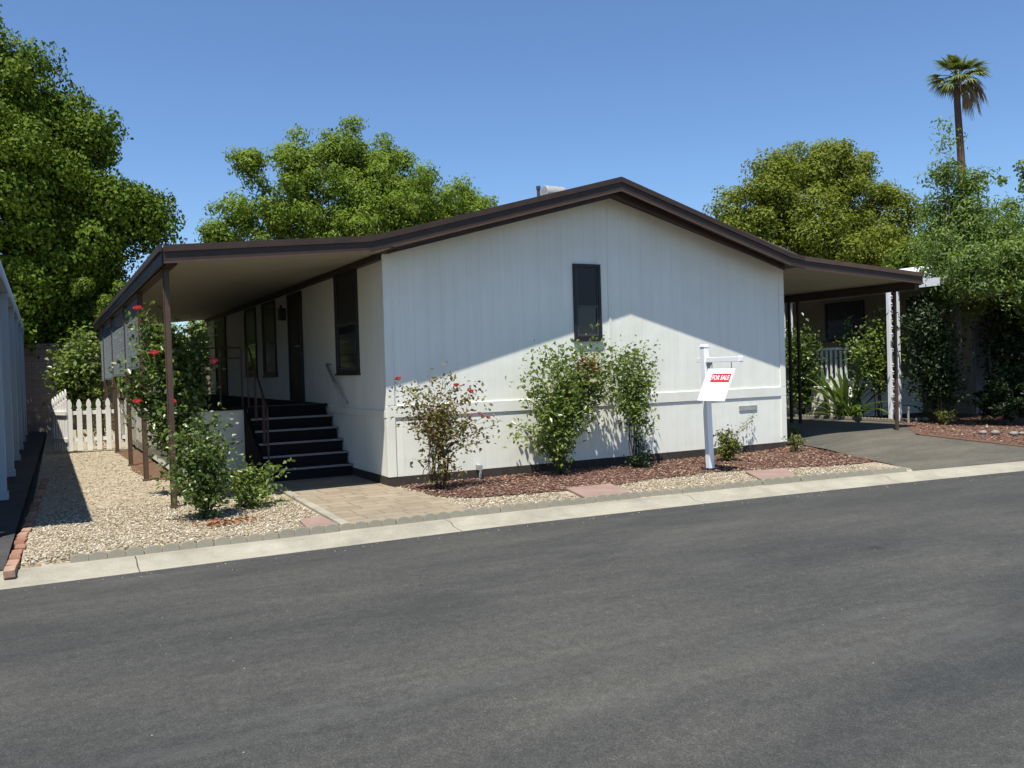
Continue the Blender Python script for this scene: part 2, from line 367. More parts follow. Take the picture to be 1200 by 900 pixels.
def cane_plant(name, label, cat, base, canes, lm, stem_m, lsize, n_leaf, group=None, low=.15, spread=.07, twig=True, wid=.6, r=.009, up=.5, tipw=1.):
    """canes: (tip, bulge) - arching stems from the base; leaves and side twigs along them"""
    t = thing(name, label, cat, base, group); mb = MB(); b = Vector(base); A = []
    for tip, bl in canes:
        tip = Vector(tip); st = b + Vector((random.uniform(-.06, .06), random.uniform(-.05, .05), 0))
        ctl = st.lerp(tip, .45) + Vector((bl*(st.x-tip.x)*.6, bl*(st.y-tip.y)*.6, .1*(tip-st).length))
        pts = [(1-s)**2*st + 2*s*(1-s)*ctl + s*s*tip + Vector((random.gauss(0, .008), random.gauss(0, .008), 0)) for s in np.linspace(0, 1, 9).tolist()]
        mb.tube(pts, list(np.linspace(r, r*.35, 9)), 5)
        for k in range(9):
            if k/8 < low: continue
            A.append((pts[k], 1., (k+1)/9))
            if twig and k < 8:
                for _ in range(2):
                    d = Vector(rng.normal(0, 1, 3)); d.z = abs(d.z)*.7; d.normalize()
                    e = pts[k] + d*random.uniform(.5, 1.6)*spread*1.6
                    mb.tube([pts[k], pts[k].lerp(e, .5) + Vector((0, 0, .01)), e], [r*.4, r*.3, r*.2], 4, False); A.append((e, .9, (k+1)/9)); A.append((pts[k].lerp(e, .55), .6, (k+1)/9))
    mb.build('stems', stem_m, t, smooth=True)
    wt = np.array([a[2] for a in A])**tipw; idx = rng.choice(len(A), n_leaf, p=wt/wt.sum())
    P = np.array([A[i][0] for i in idx]) + np.clip(rng.normal(size=(n_leaf, 3)), -1.5, 1.5)*spread*np.array([A[i][1] for i in idx])[:, None]
    P[:, 2] = np.maximum(P[:, 2], base[2] + .03)
    leaves('foliage', P, lsize, lm, t, up=up, wid=wid)
    return t

def flower(parent, c, r, m, name='flower'):
    V = []; F = []; c = np.array(c)
    for ring, (n, tilt, s) in enumerate(((6, .55, 1.), (6, .95, .9), (4, 1.3, .75))):
        for i in range(n):
            a = 2*math.pi*i/n + ring*.5 + random.uniform(-.2, .2); d = np.array([math.cos(a), math.sin(a), 0]); s_ = np.array([-d[1], d[0], 0]); z = np.array([0, 0, 1])
            o = d*math.cos(tilt) + z*math.sin(tilt); L = r*s
            base = len(V)
            for u, wd in ((.05, .15), (.5, .55), (.85, .5), (1.05, .2)):
                q = c + o*L*u - d*L*.25*u*u*(ring < 1) + z*.1*L*u
                for e in (-1, 0, 1): V.append(q + s_*e*L*wd + o*abs(e)*.0 + z*abs(e)*L*.12)
            for k in range(3):
                for j in range(2):
                    p = base + k*3 + j; F.append((p, p+1, p+4, p+3))
    return np_mesh(name, np.array(V), np.array(F), m, parent, smooth=True)

# ------------------------------------------------------------------ ground levels
def bend(x):                                         # the kerb line curves gently towards the right
    if x < 0: return 0.
    if x < 9: return -.05*x - .005*x*x
    return -.855 - .14*(x-9)
def sm(a): a = min(1, max(0, a)); return a*a*(3-2*a)
def gz(x, y):
    hi = min(.05, -.17 + .055*(y+3.3))
    return -.135 + (max(-.165, hi)+.135)*sm((x-6.4)/2.6)
def sheet(name, left, right, m, n=40, k=16, dz=0., f=gz, **kw):
    """sheet lofted between two polylines, laid on the ground function"""
    def samp(pl, n):
        pl = [Vector((*p, 0)) for p in pl]; d = [0]
        for a, b in zip(pl, pl[1:]): d.append(d[-1] + (b-a).length)
        out = []
        for i in range(n+1):
            s = d[-1]*i/n
            for j in range(len(pl)-1):
                if s <= d[j+1] + 1e-9: out.append(pl[j].lerp(pl[j+1], (s-d[j])/max(1e-9, d[j+1]-d[j]))); break
            else: out.append(pl[-1])
        return out
    A, B = samp(left, n), samp(right, n); mb = MB(); V = []; F = []
    for i in range(n+1):
        for j in range(k+1):
            p = A[i].lerp(B[i], j/k); V.append((p.x, p.y, f(p.x, p.y) + dz))
    for i in range(n):
        for j in range(k):
            a = i*(k+1)+j; F.append((a, a+1, a+k+2, a+k+1))
    if F:
        p = [Vector(V[q]) for q in F[0]]
        if (p[1]-p[0]).cross(p[2]-p[0]).z < 0: F = [q[::-1] for q in F]
    return setp(mb.add(V, F).build(name, m, smooth=True), **kw)

S = dict(kind='structure')
mb = MB(); mb.add([(-400,-300,-.30),(400,-300,-.30),(400,500,-.30),(-400,500,-.30)], [(0,1,2,3)])
setp(mb.build('ground', M['ground']), **S)
xs = [-60, -30, -12, -6, -3, 0, 2, 4, 6, 8, 10, 13, 18, 30, 70]
sheet('road', [(x, -16) for x in xs], [(x, -3.03+bend(x)) for x in xs], M['asphalt'], 80, 10, f=lambda x, y: -.225, **S)
# kerb and gutter pan: poured lengths with open joints
mb = MB(); prof = [(-3.06, -.222), (-3.03, -.217), (-2.86, -.205), (-2.80, -.172), (-2.74, -.164), (-2.60, -.160), (-2.60, -.30), (-3.06, -.30)]
cuts = [-60, -40, -24, -15, -9.4, -6.4, -3.4, -.36, 2.7, 5.8, 8.9, 12, 16, 24, 40, 70]
for a, b in zip(cuts, cuts[1:]):
    n = 8; V = []; F = []
    for i in range(n+1):
        x = (a+.005) + (b-a-.01)*i/n
        for y, z in prof: V.append((x, y + bend(x), z))
    q = len(prof)
    for i in range(n):
        for j in range(q): F.append((i*q+j, (i+1)*q+j, (i+1)*q+(j+1) % q, i*q+(j+1) % q))
    F.append(tuple(range(q))); F.append(tuple(n*q+j for j in range(q-1, -1, -1)))
    mb.add(V, F)
setp(mb.build('kerb', M['kerb']), **S)
# driveways
sheet('driveway', [(6.48, -3.14), (6.75, -2.5), (7.0, -1.8), (7.45, -.8), (7.6, 0), (7.6, 14)], [(10.2, -3.63), (10.05, -2.3), (9.95, -.6), (11.5, .9), (11.6, 4), (11.6, 14)], M['asphalt_old'], 60, 12, dz=.008, f=lambda x, y: min(gz(x, y), -.165 + .09*max(0, y+2.6-bend(x))), **S)
sheet('neighbour_driveway', [(-12, -2.6), (-12, 20)], [(-4.42, -2.6), (-4.05, 20)], M['asphalt_dark'], 40, 6, dz=-.015, **S)
# beds
xs2 = [-4.3, -3, -1.5, 0, 1.5, 3, 4.5, 5.8, 6.5]
sheet('gravel_bed', [(x, -2.625+bend(x)) for x in xs2] , [(-4.02, 19.9), (-3, 19.9), (-2, 19.9), (0, 1.5), (2, .05), (4, .05), (6, .05), (7.2, .05), (7.58, 0)], M['gravel'], 60, 60, dz=0., f=lambda x, y: gz(x, y) - .028*sm((-2.50+bend(x)-y)/.12), **S)
mulch_front = [(.12, .04), (.15, -1.2), (.45, -1.62), (1.2, -1.75), (2.05, -1.9), (3.2, -1.66), (4.3, -1.62), (5.4, -1.98), (6.3, -2.25), (6.85, -2.25)]
mulch_back = [(.16, .04), (.3, .04), (.8, .04), (1.6, .04), (2.5, .04), (3.5, .04), (4.6, .04), (5.8, .04), (7.0, .04), (7.5, -.3)]
sheet('mulch_bed', mulch_front, mulch_back, M['mulch'], 50, 14, dz=.010, **S)
sheet('soil_strip', [(-2.66, 3.3), (-2.80, 5), (-2.68, 7), (-2.76, 9.8)], [(-2.3, 3.0), (-2.3, 5), (-2.3, 7), (-2.3, 9.8)], M['soil'], 20, 6, dz=.008, **S)
sheet('planting_bed', [(10.2, -3.75), (10.07, -2.3), (9.98, -.55), (11.52, .9), (11.62, 4), (11.62, 14)], [(40, -6.0), (40, -3), (40, 0), (40, 4), (40, 8), (40, 14)], M['mulch'], 60, 30, dz=.014, **S)
# walkway with its pale concrete border
sheet('walkway', [(-1.36, -2.565), (-1.20, 1.6), (-1.18, 2.78)], [(.05, -2.57), (.10, -1.2), (-.01, .12), (-.01, 2.78)], M['walk'], 30, 8, dz=.020, **S)
mb = MB(); mb.prism([(-1.46, -2.575, -.2), (-1.36, -2.575, -.2), (-1.19, 2.0, -.2), (-1.29, 2.0, -.2)], (0, 0, .10))
setp(mb.build('walkway_border', M['kerb'], bevel=.012), **S)

# ------------------------------------------------------------------ the mobile home
H = 14.2; W = 7.3; RX = 3.60
house = thing('mobile_home', 'white board-sided mobile home with dark brown gable trim and covered porch', 'house', (0, 0, -.12))
def zb(x):                                           # underside of the roof
    return 3.02 + (4.04-3.02)*x/RX if x < RX else 3.02 + (4.04-3.02)*(W-x)/(W-RX)
def boards(mb, a, b, lo, hi, put, step=.2033, gap=.0013, dep=.003):
    x = a; i = 0
    while x < b - .02:
        x1 = min(b, x + step); g = gap*(1.4 if i % 6 == 5 else 1) if x1 < b else 0
        put(mb, x, x1 - g, lo, hi, dep); x = x1; i += 1
def put_front(mb, x0, x1, lo, hi, dep):
    tops = [(x0, hi(x0))] + ([(RX, hi(RX))] if x0 < RX < x1 else []) + [(x1, hi(x1))]
    mb.prism([(x0, 0, lo), (x1, 0, lo)] + [(x, 0, z) for x, z in tops[::-1]], (0, dep, 0))
def put_left(mb, y0, y1, lo, hi, dep): mb.box(0, y0, lo, dep, y1, hi)
wall = MB()
wall.prism([(.003, .003, .80), (W-.003, .003, .80), (W-.003, .003, zb(W)), (RX, .003, zb(RX)), (.003, .003, zb(0))], (0, H-.003, 0))
boards(wall, .02, 2.20, .80, lambda x: zb(x), put_front)
boards(wall, 2.20, 3.655, .80, lambda x: 3.085, put_front); boards(wall, 2.20, 3.655, 3.095, lambda x: zb(x), put_front)
boards(wall, 3.668, 5.66, .80, lambda x: 3.085, put_front); boards(wall, 3.668, 5.66, 3.095, lambda x: zb(x), put_front)
boards(wall, 5.66, W-.02, .80, lambda x: zb(x), put_front)
boards(wall, .02, H-.02, .80, zb(0)-.02, put_left)
wall.build('wall', M['siding'], house)
mb = MB(); mb.box(3.635, -.011, .968, 3.685, .003, 3.075); mb.box(3.652, -.006, 3.10, 3.672, .003, zb(3.66)-.05); mb.build('batten', M['trim_white'], house)
sk = MB(); sk.box(.003, .003, 0, W-.003, H-.003, .798)
boards(sk, .02, W-.02, 0, lambda x: .797, put_front); boards(sk, .02, 2.8, 0, .797, put_left)
skirt = sk.build('skirting', M['siding'], house)
v_ = MB(); v_.box(6.24, -.016, .585, 6.64, .004, .675)
vent = v_.build('skirting_vent', M['galv'], skirt, bevel=.004)
s_ = MB()
for k in range(4): s_.box(6.27, -.022, .602+k*.018, 6.61, -.014, .611+k*.018)
mb = MB(); mb.box(1.29, -.10, .0, 1.35, .004, .07); mb.tube([(1.32, -.08, -.12), (1.32, -.08, .02)], .022); mb.build('pipe_stub', M['galv'], skirt)
mb = MB()                                            # trim board over the joint, in lengths
for a, b in ((-.022, 2.42), (2.424, 4.86), (4.864, 5.42), (5.424, W+.022)): mb.box(a, -.017, .80, b, .004, .965)
mb.box(-.024, .006, .80, .004, 2.75, .90)
mb.build('trim_board', M['trim_white'], house, bevel=.006)
for x0, x1 in ((-.018, .10), (W-.10, W+.018)):
    mb = MB(); mb.box(x0, -.018, .967, x1, .006, zb(0)-.01 if x0 < 1 else zb(W)); mb.box(x0, -.018, 0, x1, .006, .798)
    if x0 < 1: mb.box(x0, .008, .902, .004, .10, zb(0)-.03); mb.box(x0, .008, 0, .004, .10, .798)
    mb.build('corner_board', M['trim_white'], house, bevel=.004)
mb = MB(); mb.box(-.01, -.012, -.30, W+.01, .03, -.003); mb.box(-.012, .032, -.30, .03, H, -.003); mb.box(W-.03, .032, -.30, W+.012, H, -.003)
mb.build('base_board', M['base_dark'], house)
# front window: dark double-hung sash
def window(put, w0, w1, z0, z1, split, parent, name='window'):
    """put(mb, a0, a1, z0, z1, d0, d1): a box on the wall plane between depths (outwards positive)"""
    f = .05; mb = MB()
    for a in ((w0, w0+f, z0, z1), (w1-f, w1, z0, z1), (w0+f, w1-f, z0, z0+f), (w0+f, w1-f, z1-f, z1)): put(mb, *a, -.005, .035)
    put(mb, w0-.02, w1+.02, z0-.03, z0-.002, -.005, .05)
    o = mb.build(name, M['frame_dark'], parent, bevel=.004)
    zm = z0 + (z1-z0)*split; g = f + .03; mb = MB()
    put(mb, w0+f+.002, w0+g, z0+f+.002, zm, -.004, .022); put(mb, w1-g, w1-f-.002, z0+f+.002, zm, -.004, .022); put(mb, w0+g, w1-g, z0+f+.002, z0+g, -.004, .022)
    put(mb, w0+f+.002, w1-f-.002, zm+.001, zm+.035, -.004, .028)
    put(mb, w0+f+.002, w0+f+.018, zm+.036, z1-f-.002, -.004, .02); put(mb, w1-f-.018, w1-f-.002, zm+.036, z1-f-.002, -.004, .02)
    mb.build('sash', M['sash'], o)
    mb = MB(); put(mb, w0+g+.002, w1-g-.002, z0+g+.002, zm-.002, -.003, .006); mb.build('pane', M['glass'], o)
    mb = MB(); put(mb, w0+f+.02, w1-f-.02, zm+.037, z1-f-.003, -.003, .012); mb.build('pane', M['screen'], o)
    return o
PF = lambda mb, a0, a1, z0, z1, d0, d1: mb.box(a0, -d1, z0, a1, -d0, z1)
PL = lambda mb, a0, a1, z0, z1, d0, d1: mb.box(-d1, a0, z0, -d0, a1, z1)
window(PF, 3.0, 3.49, 1.83, 2.97, .42, house)
window(PL, 1.10, 2.18, 1.42, 2.97, .47, house)
window(PL, 6.2, 7.32, 1.42, 2.90, .47, house)
window(PL, 7.98, 9.12, 1.42, 2.90, .47, house)
def door(y0, y1, z0, z1):
    mb = MB()
    for a in ((y0, y0+.07, z0, z1), (y1-.07, y1, z0, z1), (y0+.07, y1-.07, z1-.07, z1)): PL(mb, *a, -.005, .04)
    d = mb.build('door_frame', M['frame_dark'], house)
    mb = MB(); PL(mb, y0+.072, y1-.072, z0, z1-.072, -.004, .018)
    PL(mb, y0+.2, y1-.2, z0+.2, z0+.85, .017, .026); PL(mb, y0+.2, y1-.2, z0+1.0, z1-.28, .017, .026)
    mb.build('door_panel', M['door'], d, bevel=.004)
    mb = MB(); mb.tube([(-.018, y0+.14, z0+.98), (-.075, y0+.14, z0+.98)], .016); mb.tube([(-.075, y0+.14, z0+.98), (-.085, y0+.24, z0+.98)], .011); mb.build('handle', M['galv'], d, smooth=True)
door(4.2, 5.14, .945, 2.90); door(11.5, 13.0, .945, 2.93)
mb = MB(); mb.box(-.13, 5.35, 2.45, -.0, 5.5, 2.68); mb.tube([(-.08, 5.42, 2.68), (-.08, 5.42, 2.74)], .03); mb.build('porch_lantern', M['frame_dark'], house, bevel=.02)
# roof
YF, YB = -.48, H+.35
def rslab(mb, a, b, y0=YF, y1=YB):                   # a,b = (x, ztop, zbot)
    mb.prism([(a[0], y0, a[2]), (b[0], y0, b[2]), (b[0], y0, b[1]), (a[0], y0, a[1])], (0, y1-y0, 0))
mb = MB(); rslab(mb, (-.06, zb(-.06)+.15, zb(-.06)+.0), (RX, zb(RX)+.15, zb(RX))); rslab(mb, (RX+.001, zb(RX)+.15, zb(RX)), (W+.06, zb(W+.06)+.15, zb(W+.06)))
roof = mb.build('roof', M['roof'], house)
mb = MB()                                            # brown soffit under the gable overhang
e = .006
mb.prism([(.02, YF+.01, zb(.02)-e-.012), (RX, YF+.01, zb(RX)-e-.012), (RX, YF+.01, zb(RX)-e), (.02, YF+.01, zb(.02)-e)], (0, -YF-.035, 0))
mb.prism([(RX, YF+.01, zb(RX)-e-.012), (W-.02, YF+.01, zb(W-.02)-e-.012), (W-.02, YF+.01, zb(W-.02)-e), (RX, YF+.01, zb(RX)-e)], (0, -YF-.035, 0))
mb.build('soffit', M['brown'], roof)
prof = [(-2.815, 2.925), (-.36, 3.14), (-.05, 3.215), (3.57, 4.19), (W-.32, 3.185), (W, 3.14), (10.33, 2.94)]
def rake(lo, hi, y0, y1, i0, i1, m, name, par):
    mb = MB(); P = prof[i0:i1+1]
    for (xa, za), (xb_, zb_) in zip(P, P[1:]):
        mb.prism([(xa, y0, za+lo), (xb_, y0, zb_+lo), (xb_, y0, zb_+hi), (xa, y0, za+hi)], (0, y1-y0, 0))
    return mb.build(name, m, par)
rake(-.175, .0, -0.515, -0.483, 2, 4, M['brown'], 'fascia', roof)
rake(-.055, .022, -0.537, -0.517, 2, 4, M['brown'], 'drip_edge', roof)
rake(-.19, -.165, -0.53, -0.517, 2, 4, M['brown_post'], 'trim_strip', roof)
mb = MB(); mb.tube([(6.0, 6, 4.2), (6.0, 6, 5.46)], .05, 10); mb.tube([(6.0, 6, 5.40), (6.0, 6, 5.47)], .065, 10)
rake(-.25, -.15, -.385, -.36, 2, 4, M['brown'], 'frieze_board', roof)
mb = MB(); mb.tube([(3.385, 1.6, 4.08), (3.385, 1.6, 4.44)], .028, 10); mb.tube([(3.385, 1.6, 4.42), (3.385, 1.6, 4.475)], .038, 10); mb.tube([(3.385, 1.6, 4.08), (3.385, 1.6, 4.2)], .075, 10)
mb.build('vent_pipe', M['sash'], roof, smooth=False)
mb = MB(); mb.tube([(3.88, 2.25, 4.52), (4.27, 2.25, 4.52)], .13, 22); mb.box(3.87, 2.13, 4.05, 4.28, 2.37, 4.51)
mb.build('roof_vent_hood', M['galv'], roof, bevel=.008)
mb = MB(); mb.tube([(9.25, 3.6, 2.95), (9.25, 3.6, 3.42)], .02, 8); mb.tube([(9.25, 3.6, 3.40), (9.25, 3.6, 3.46)], .034, 8); mb.build('vent_pipe', M['white_metal'], roof)

# porch awning (left)
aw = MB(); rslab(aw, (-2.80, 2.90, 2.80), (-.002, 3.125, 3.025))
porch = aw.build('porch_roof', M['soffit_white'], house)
rake(-.175, .0, -0.515, -0.483, 0, 1, M['brown'], 'fascia', porch); rake(-.055, .022, -0.537, -0.517, 0, 1, M['brown'], 'drip_edge', porch); rake(-.19, -.165, -0.53, -0.517, 0, 1, M['brown_post'], 'trim_strip', porch)
rake(-.185, .0, -0.514, -0.483, 1, 2, M['brown'], 'fascia', porch); rake(-.055, .022, -0.536, -0.5165, 1, 2, M['brown'], 'drip_edge', porch)
mb = MB(); mb.box(-2.835, YF, 2.74, -2.803, YB, 2.922); mb.box(-2.87, YF-.05, 2.87, -2.837, YB, 2.945); mb.build('gutter', M['brown'], porch)
mb = MB(); mb.box(-2.78, YF+.05, 2.738, -2.66, YB, 2.797); mb.build('porch_beam', M['brown'], porch)
mb = MB(); rslab(mb, (-2.80, 2.93, 2.903), (-.06, 3.155, 3.128)); mb.build('porch_roofing', M['roof'], porch)
mb = MB(); mb.box(-.09, .02, 2.93, -.004, H, 3.0); mb.build('ledger', M['brown'], porch)
PY = [.03, 3.27, 5.95, 9.25, 12.3, 14.4]
for y in PY:
    mb = MB(); mb.box(-2.76, y-.032, -.13, -2.70, y+.032, 2.737)
    mb.box(-2.775, y-.012, -.13, -2.762, y+.012, 2.737); mb.box(-2.79, y-.05, -.135, -2.67, y+.05, -.11)
    mb.build('post', M['brown_post'], porch, bevel=.004)
# lattice panels hung between the posts under the eave
def lattice(y0, y1, z0, z1, x=-2.745):
    mb = MB(); sl = .012; st = .13; L = z1-z0; wY = y1-y0
    for s, dx in ((1, 0), (-1, .003)):
        k = -int(L/st)-1
        while k*st < wY + L:
            a = y0 + k*st; ya, za, yb_, zb_ = a, (z0 if s > 0 else z1), a + L, (z1 if s > 0 else z0)
            lo, hi = max(ya, y0), min(yb_, y1)
            if hi > lo + .01:
                za2 = za + s*(lo-ya); zb2 = za + s*(hi-ya)
                d = Vector((0, hi-lo, zb2-za2)); c = Vector((x+dx, (lo+hi)/2, (za2+zb2)/2)); u = d.normalized(); v = Vector((1, 0, 0)).cross(u)
                mb.obox(c, (.001, 0, 0), u*(d.length/2), v*sl)
            k += 1
    l = mb.build('lattice_panel', M['lattice'], porch)
    mb = MB(); mb.box(x-.012, y0-.02, z0-.03, x+.024, y1+.02, z0); mb.box(x-.012, y0-.02, z0, x+.024, y0, z1); mb.box(x-.012, y1, z0, x+.024, y1+.02, z1)
    mb.build('lattice_frame', M['lattice'], l)
M['lattice'] = paint('lattice_paint', (.15, .18, .20), .1, .6, 3)
lattice(3.34, 5.88, 1.62, 2.70); lattice(6.02, 9.18, 1.52, 2.70); lattice(9.32, 12.23, 1.46, 2.70); lattice(12.37, 14.3, 1.42, 2.70)

# carport awning (right)
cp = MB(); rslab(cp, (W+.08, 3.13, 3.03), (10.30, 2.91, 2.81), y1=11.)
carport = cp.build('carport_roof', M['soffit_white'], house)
rake(-.185, .0, -0.514, -0.483, 4, 5, M['brown'], 'fascia', carport); rake(-.055, .022, -0.536, -0.5165, 4, 5, M['brown'], 'drip_edge', carport)
rake(-.175, .0, -0.515, -0.483, 5, 6, M['brown'], 'fascia', carport); rake(-.055, .022, -0.537, -0.517, 5, 6, M['brown_post'], 'drip_edge', carport); rake(-.19, -.165, -0.53, -0.517, 5, 6, M['brown_post'], 'trim_strip', carport)
mb = MB(); mb.box(10.305, YF, 2.74, 10.337, 11, 2.935); mb.build('gutter', M['brown'], carport)
mb = MB(); mb.box(10.16, YF+.01, 2.66, 10.28, 11, 2.808); mb.build('carport_beam', M['brown'], carport)
mb = MB(); rslab(mb, (W+.11, 3.162, 3.135), (10.32, 2.945, 2.915), y1=11.); mb.build('carport_roofing', M['roof'], carport)
for y, r_, m_ in ((.02, .026, 'brown_post'), (2.43, .026, 'dark_iron'), (2.68, .026, 'dark_iron'), (6.2, .026, 'dark_iron'), (9.8, .026, 'dark_iron')):
    mb = MB(); mb.box(10.22-r_, y-r_, -.2, 10.22+r_, y+r_, 2.66); mb.build('post', M[m_], carport, bevel=.004)

# porch deck, steps and railings
mb = MB(); mb.box(-2.36, 2.80, .90, -.014, H-.1, .94)
deck = mb.build('porch_deck', M['carpet'], house)
mb = MB(); mb.box(-2.33, 2.85, -.06, -1.3, 2.89, .898); mb.box(-2.33, 2.892, -.06, -2.29, H-.15, .898); mb.build('deck_skirting', M['trim_white'], deck)
def iron_rail(pts, post_at, name='railing', zt=.93, rails=(0, -.16)):
    mb = MB()
    for dz in rails:
        for a, b in zip(pts, pts[1:]): mb.tube([Vector(a)+Vector((0, 0, zt+dz)), Vector(b)+Vector((0, 0, zt+dz))], .013 if dz == 0 else .010, 6)
    for p in post_at: mb.box(p[0]-.011, p[1]-.011, p[2], p[0]+.011, p[1]+.011, p[2]+zt)
    return mb.build(name, M['rail'], deck)
M['rail'] = paint('rail_iron', (.045, .02, .016), .2, .5, 8)
iron_rail([(-2.30, 2.92, .94), (-1.33, 2.92, .94)], [(-2.30, 2.92, .94), (-1.98, 2.92, .94), (-1.66, 2.92, .94), (-1.33, 2.92, .94)])
iron_rail([(-2.30, 2.95, .94), (-2.30, H-.3, .94)], [(-2.30, 2.95 + k*1.1, .94) for k in range(11)])
NY = [2.81, 2.50, 2.245, 1.995, 1.755, 1.545]; NZ = [.94, .765, .59, .412, .236, .06]
st = MB()
prof_s = [(2.845, -.13)]
for y, z in zip(NY, NZ): pass
poly = [(NY[-1]+.03, -.13)]
for y, z in list(zip(NY, NZ))[::-1]: poly += [(y+.03, z-.012), ] if y == NY[-1] else [(y+.03, prevz-.012), (y+.03, z-.012)]; prevz = z
poly += [(2.86, .928), (2.86, -.13)]
# rebuild cleanly: risers set 3 cm behind the nosings
poly = []; zprev = -.13
for y, z in list(zip(NY, NZ))[::-1]: poly += [(y+.03, zprev), (y+.03, z-.03)]; zprev = z-.03
poly += [(2.86, zprev), (2.86, -.13)]
st.prism([(-1.27, y, z) for y, z in poly[::-1]], (1.24, 0, 0))
stair = st.build('stair', M['carpet'], deck)
ys = NY + [NY[-1]]
for i, (y, z) in enumerate(zip(NY, NZ)):
    back = 2.95 if i == 0 else NY[i-1] + .028
    mb = MB(); mb.box(-1.29, y+.022, z-.028, -.015, back, z + (.003 if i == 0 else 0)); tr = mb.build('tread', M['carpet'], stair)
    
    mb = MB(); mb.box(-1.292, y, z-.026, -.013, y+.020, z+.004); mb.build('nosing', M['nosing'], stair)
mb = MB(); mb.box(-1.335, 1.60, -.13, -1.293, 1.78, .12)
sp = [(-1.335, 2.84, -.13), (-1.335, 2.84, .90), (-1.335, 1.62, .10), (-1.335, 1.62, -.13)]
mb = MB(); mb.prism(sp, (.04, 0, 0)); mb.build('stringer', M['carpet'], deck)
mb = MB()
hp = [(-1.25, 2.86, 1.87), (-1.25, 2.70, 1.84), (-1.25, 2.50, 1.66), (-1.25, 1.72, 1.06), (-1.25, 1.60, .96), (-1.25, 1.57, .88)]
mb.tube(hp, .016, 8)
for y, zt, z0 in ((2.86, 1.87, .94), (2.38, 1.57, .765), (2.30, 1.51, .765), (1.86, 1.17, .412), (1.78, 1.11, .412), (1.60, .97, .06), (1.57, .9, .06)): mb.box(-1.26, y-.009, z0, -1.24, y+.009, zt)
mb.build('stair_railing', M['rail'], deck)
mb = MB(); mb.tube([(-.075, 2.54, 1.57), (-.075, 1.70, .97)], .024, 10); mb.tube([(-.075, 2.54, 1.57), (-.0, 2.54, 1.57)], .016, 6); mb.tube([(-.075, 1.70, .97), (0, 1.70, .97)], .016, 6)
mb.build('handrail', M['galv'], house, smooth=True)

# ------------------------------------------------------------------ for-sale sign
sg = thing('sale_sign', 'white post holding a swinging FOR SALE panel in the bark bed', 'sign', (4.37, -1.4, -.12))
mb = MB(); mb.obox((4.345, -1.4, .76), (.045, 0, 0), (0, .045, 0), (-.03, 0, .90)); post = mb.build('post', M['pvc'], sg, bevel=.006)
mb = MB(); mb.box(4.262, -1.453, 1.645, 4.368, -1.347, 1.662); mb.box(4.272, -1.443, 1.662, 4.358, -1.357, 1.685); mb.build('post_cap', M['pvc'], post, bevel=.008)
mb = MB(); mb.box(4.295, -2.10, 1.425, 4.365, -1.25, 1.495); arm = mb.build('arm', M['pvc'], sg, bevel=.005)
mb = MB(); mb.box(4.288, -2.128, 1.418, 4.372, -2.102, 1.502); mb.box(4.297, -2.143, 1.427, 4.363, -2.128, 1.493); mb.build('end_cap', M['pvc'], arm, bevel=.005)
mb = MB(); mb.prism([(4.34, -1.446, 1.424), (4.34, -1.54, 1.424), (4.34, -1.446, 1.30)], (-.02, 0, 0)); mb.build('bracket', M['galv'], arm)
pz, ang, py0 = 1.335, R(26), -1.47
def sp_(u, v, d=0):                                  # u along the panel towards the street, v down it, d out of its face
    return (4.33 - v*math.sin(ang) - d*math.cos(ang), py0 - u, pz - v*math.cos(ang) + d*math.sin(ang))
for u in (.07, .47):
    mb = MB(); mb.tube([(4.33, py0-u, 1.424), (4.33, py0-u, 1.36), sp_(u, .012)], .006, 6); mb.build('hook', M['galv'], arm)
def plate(mb, u0, u1, v0, v1, d0, d1):
    P = [Vector(sp_(u, v, d)) for d in (d0, d1) for u, v in ((u0, v0), (u1, v0), (u1, v1), (u0, v1))]
    mb.add(P, [(0,1,2,3), (7,6,5,4), (4,5,1,0), (5,6,2,1), (6,7,3,2), (7,4,0,3)])
mb = MB(); plate(mb, 0, .56, 0, .50, 0, .008); panel = mb.build('panel', M['sign_white'], sg)
mb = MB(); plate(mb, .135, .52, .085, .215, .0085, .0105); mb.build('red_band', M['sign_red'], panel)
mb = MB()
for k in range(5):
    a = .2 + k*.3; mb.add([sp_(.10+.03*math.cos(a+d)*q - .02, .14-.075*math.sin(a+d)*q, .0095) for d, q in ((0, 1), (.3, 1), (.3, .8), (0, .8))], [(0, 1, 2, 3)])
plate(mb, .09, .10, .03, .09, .0085, .0095)
mb.build('emblem', M['sign_pink'], panel)
mb = MB()
for v, u0, u1 in ((.265, .05, .2), (.30, .05, .48), (.325, .05, .40), (.36, .05, .46), (.40, .06, .2), (.43, .32, .48), (.47, .05, .34)): plate(mb, u0, u1, v, v+.009, .0085, .0092)
mb.build('small_print', M['sign_grey'], panel)
tc = bpy.data.curves.new('letters', 'FONT'); tc.body = 'FOR SALE'; tc.size = .085; tc.align_x = 'CENTER'; tc.align_y = 'CENTER'; tc.extrude = .0006; tc.offset = .002
to = bpy.data.objects.new('tmp', tc); col.objects.link(to)
dg = bpy.context.evaluated_depsgraph_get(); me = bpy.data.meshes.new_from_object(to.evaluated_get(dg)); bpy.data.objects.remove(to)
xs_ = [v.co.x for v in me.vertices]; k = .345/(max(xs_)-min(xs_))
o0 = org(panel)
for v in me.vertices:
    p = Vector(sp_(.3275 + v.co.x*k, .150 - v.co.y*1.12, .0125 + v.co.z)); v.co = p - o0
me.materials.clear(); me.materials.append(M['sign_white'])
lt = bpy.data.objects.new('lettering', me); col.objects.link(lt); lt.parent = panel
setp(lt, 'white letters reading FOR SALE on the red band')
# flat dark square at the foot of the post
mb = MB(); mb.box(4.29, -1.49, -.13, 4.48, -1.31, -.098); mb.build('dark_square', M['frame_dark'], sg)

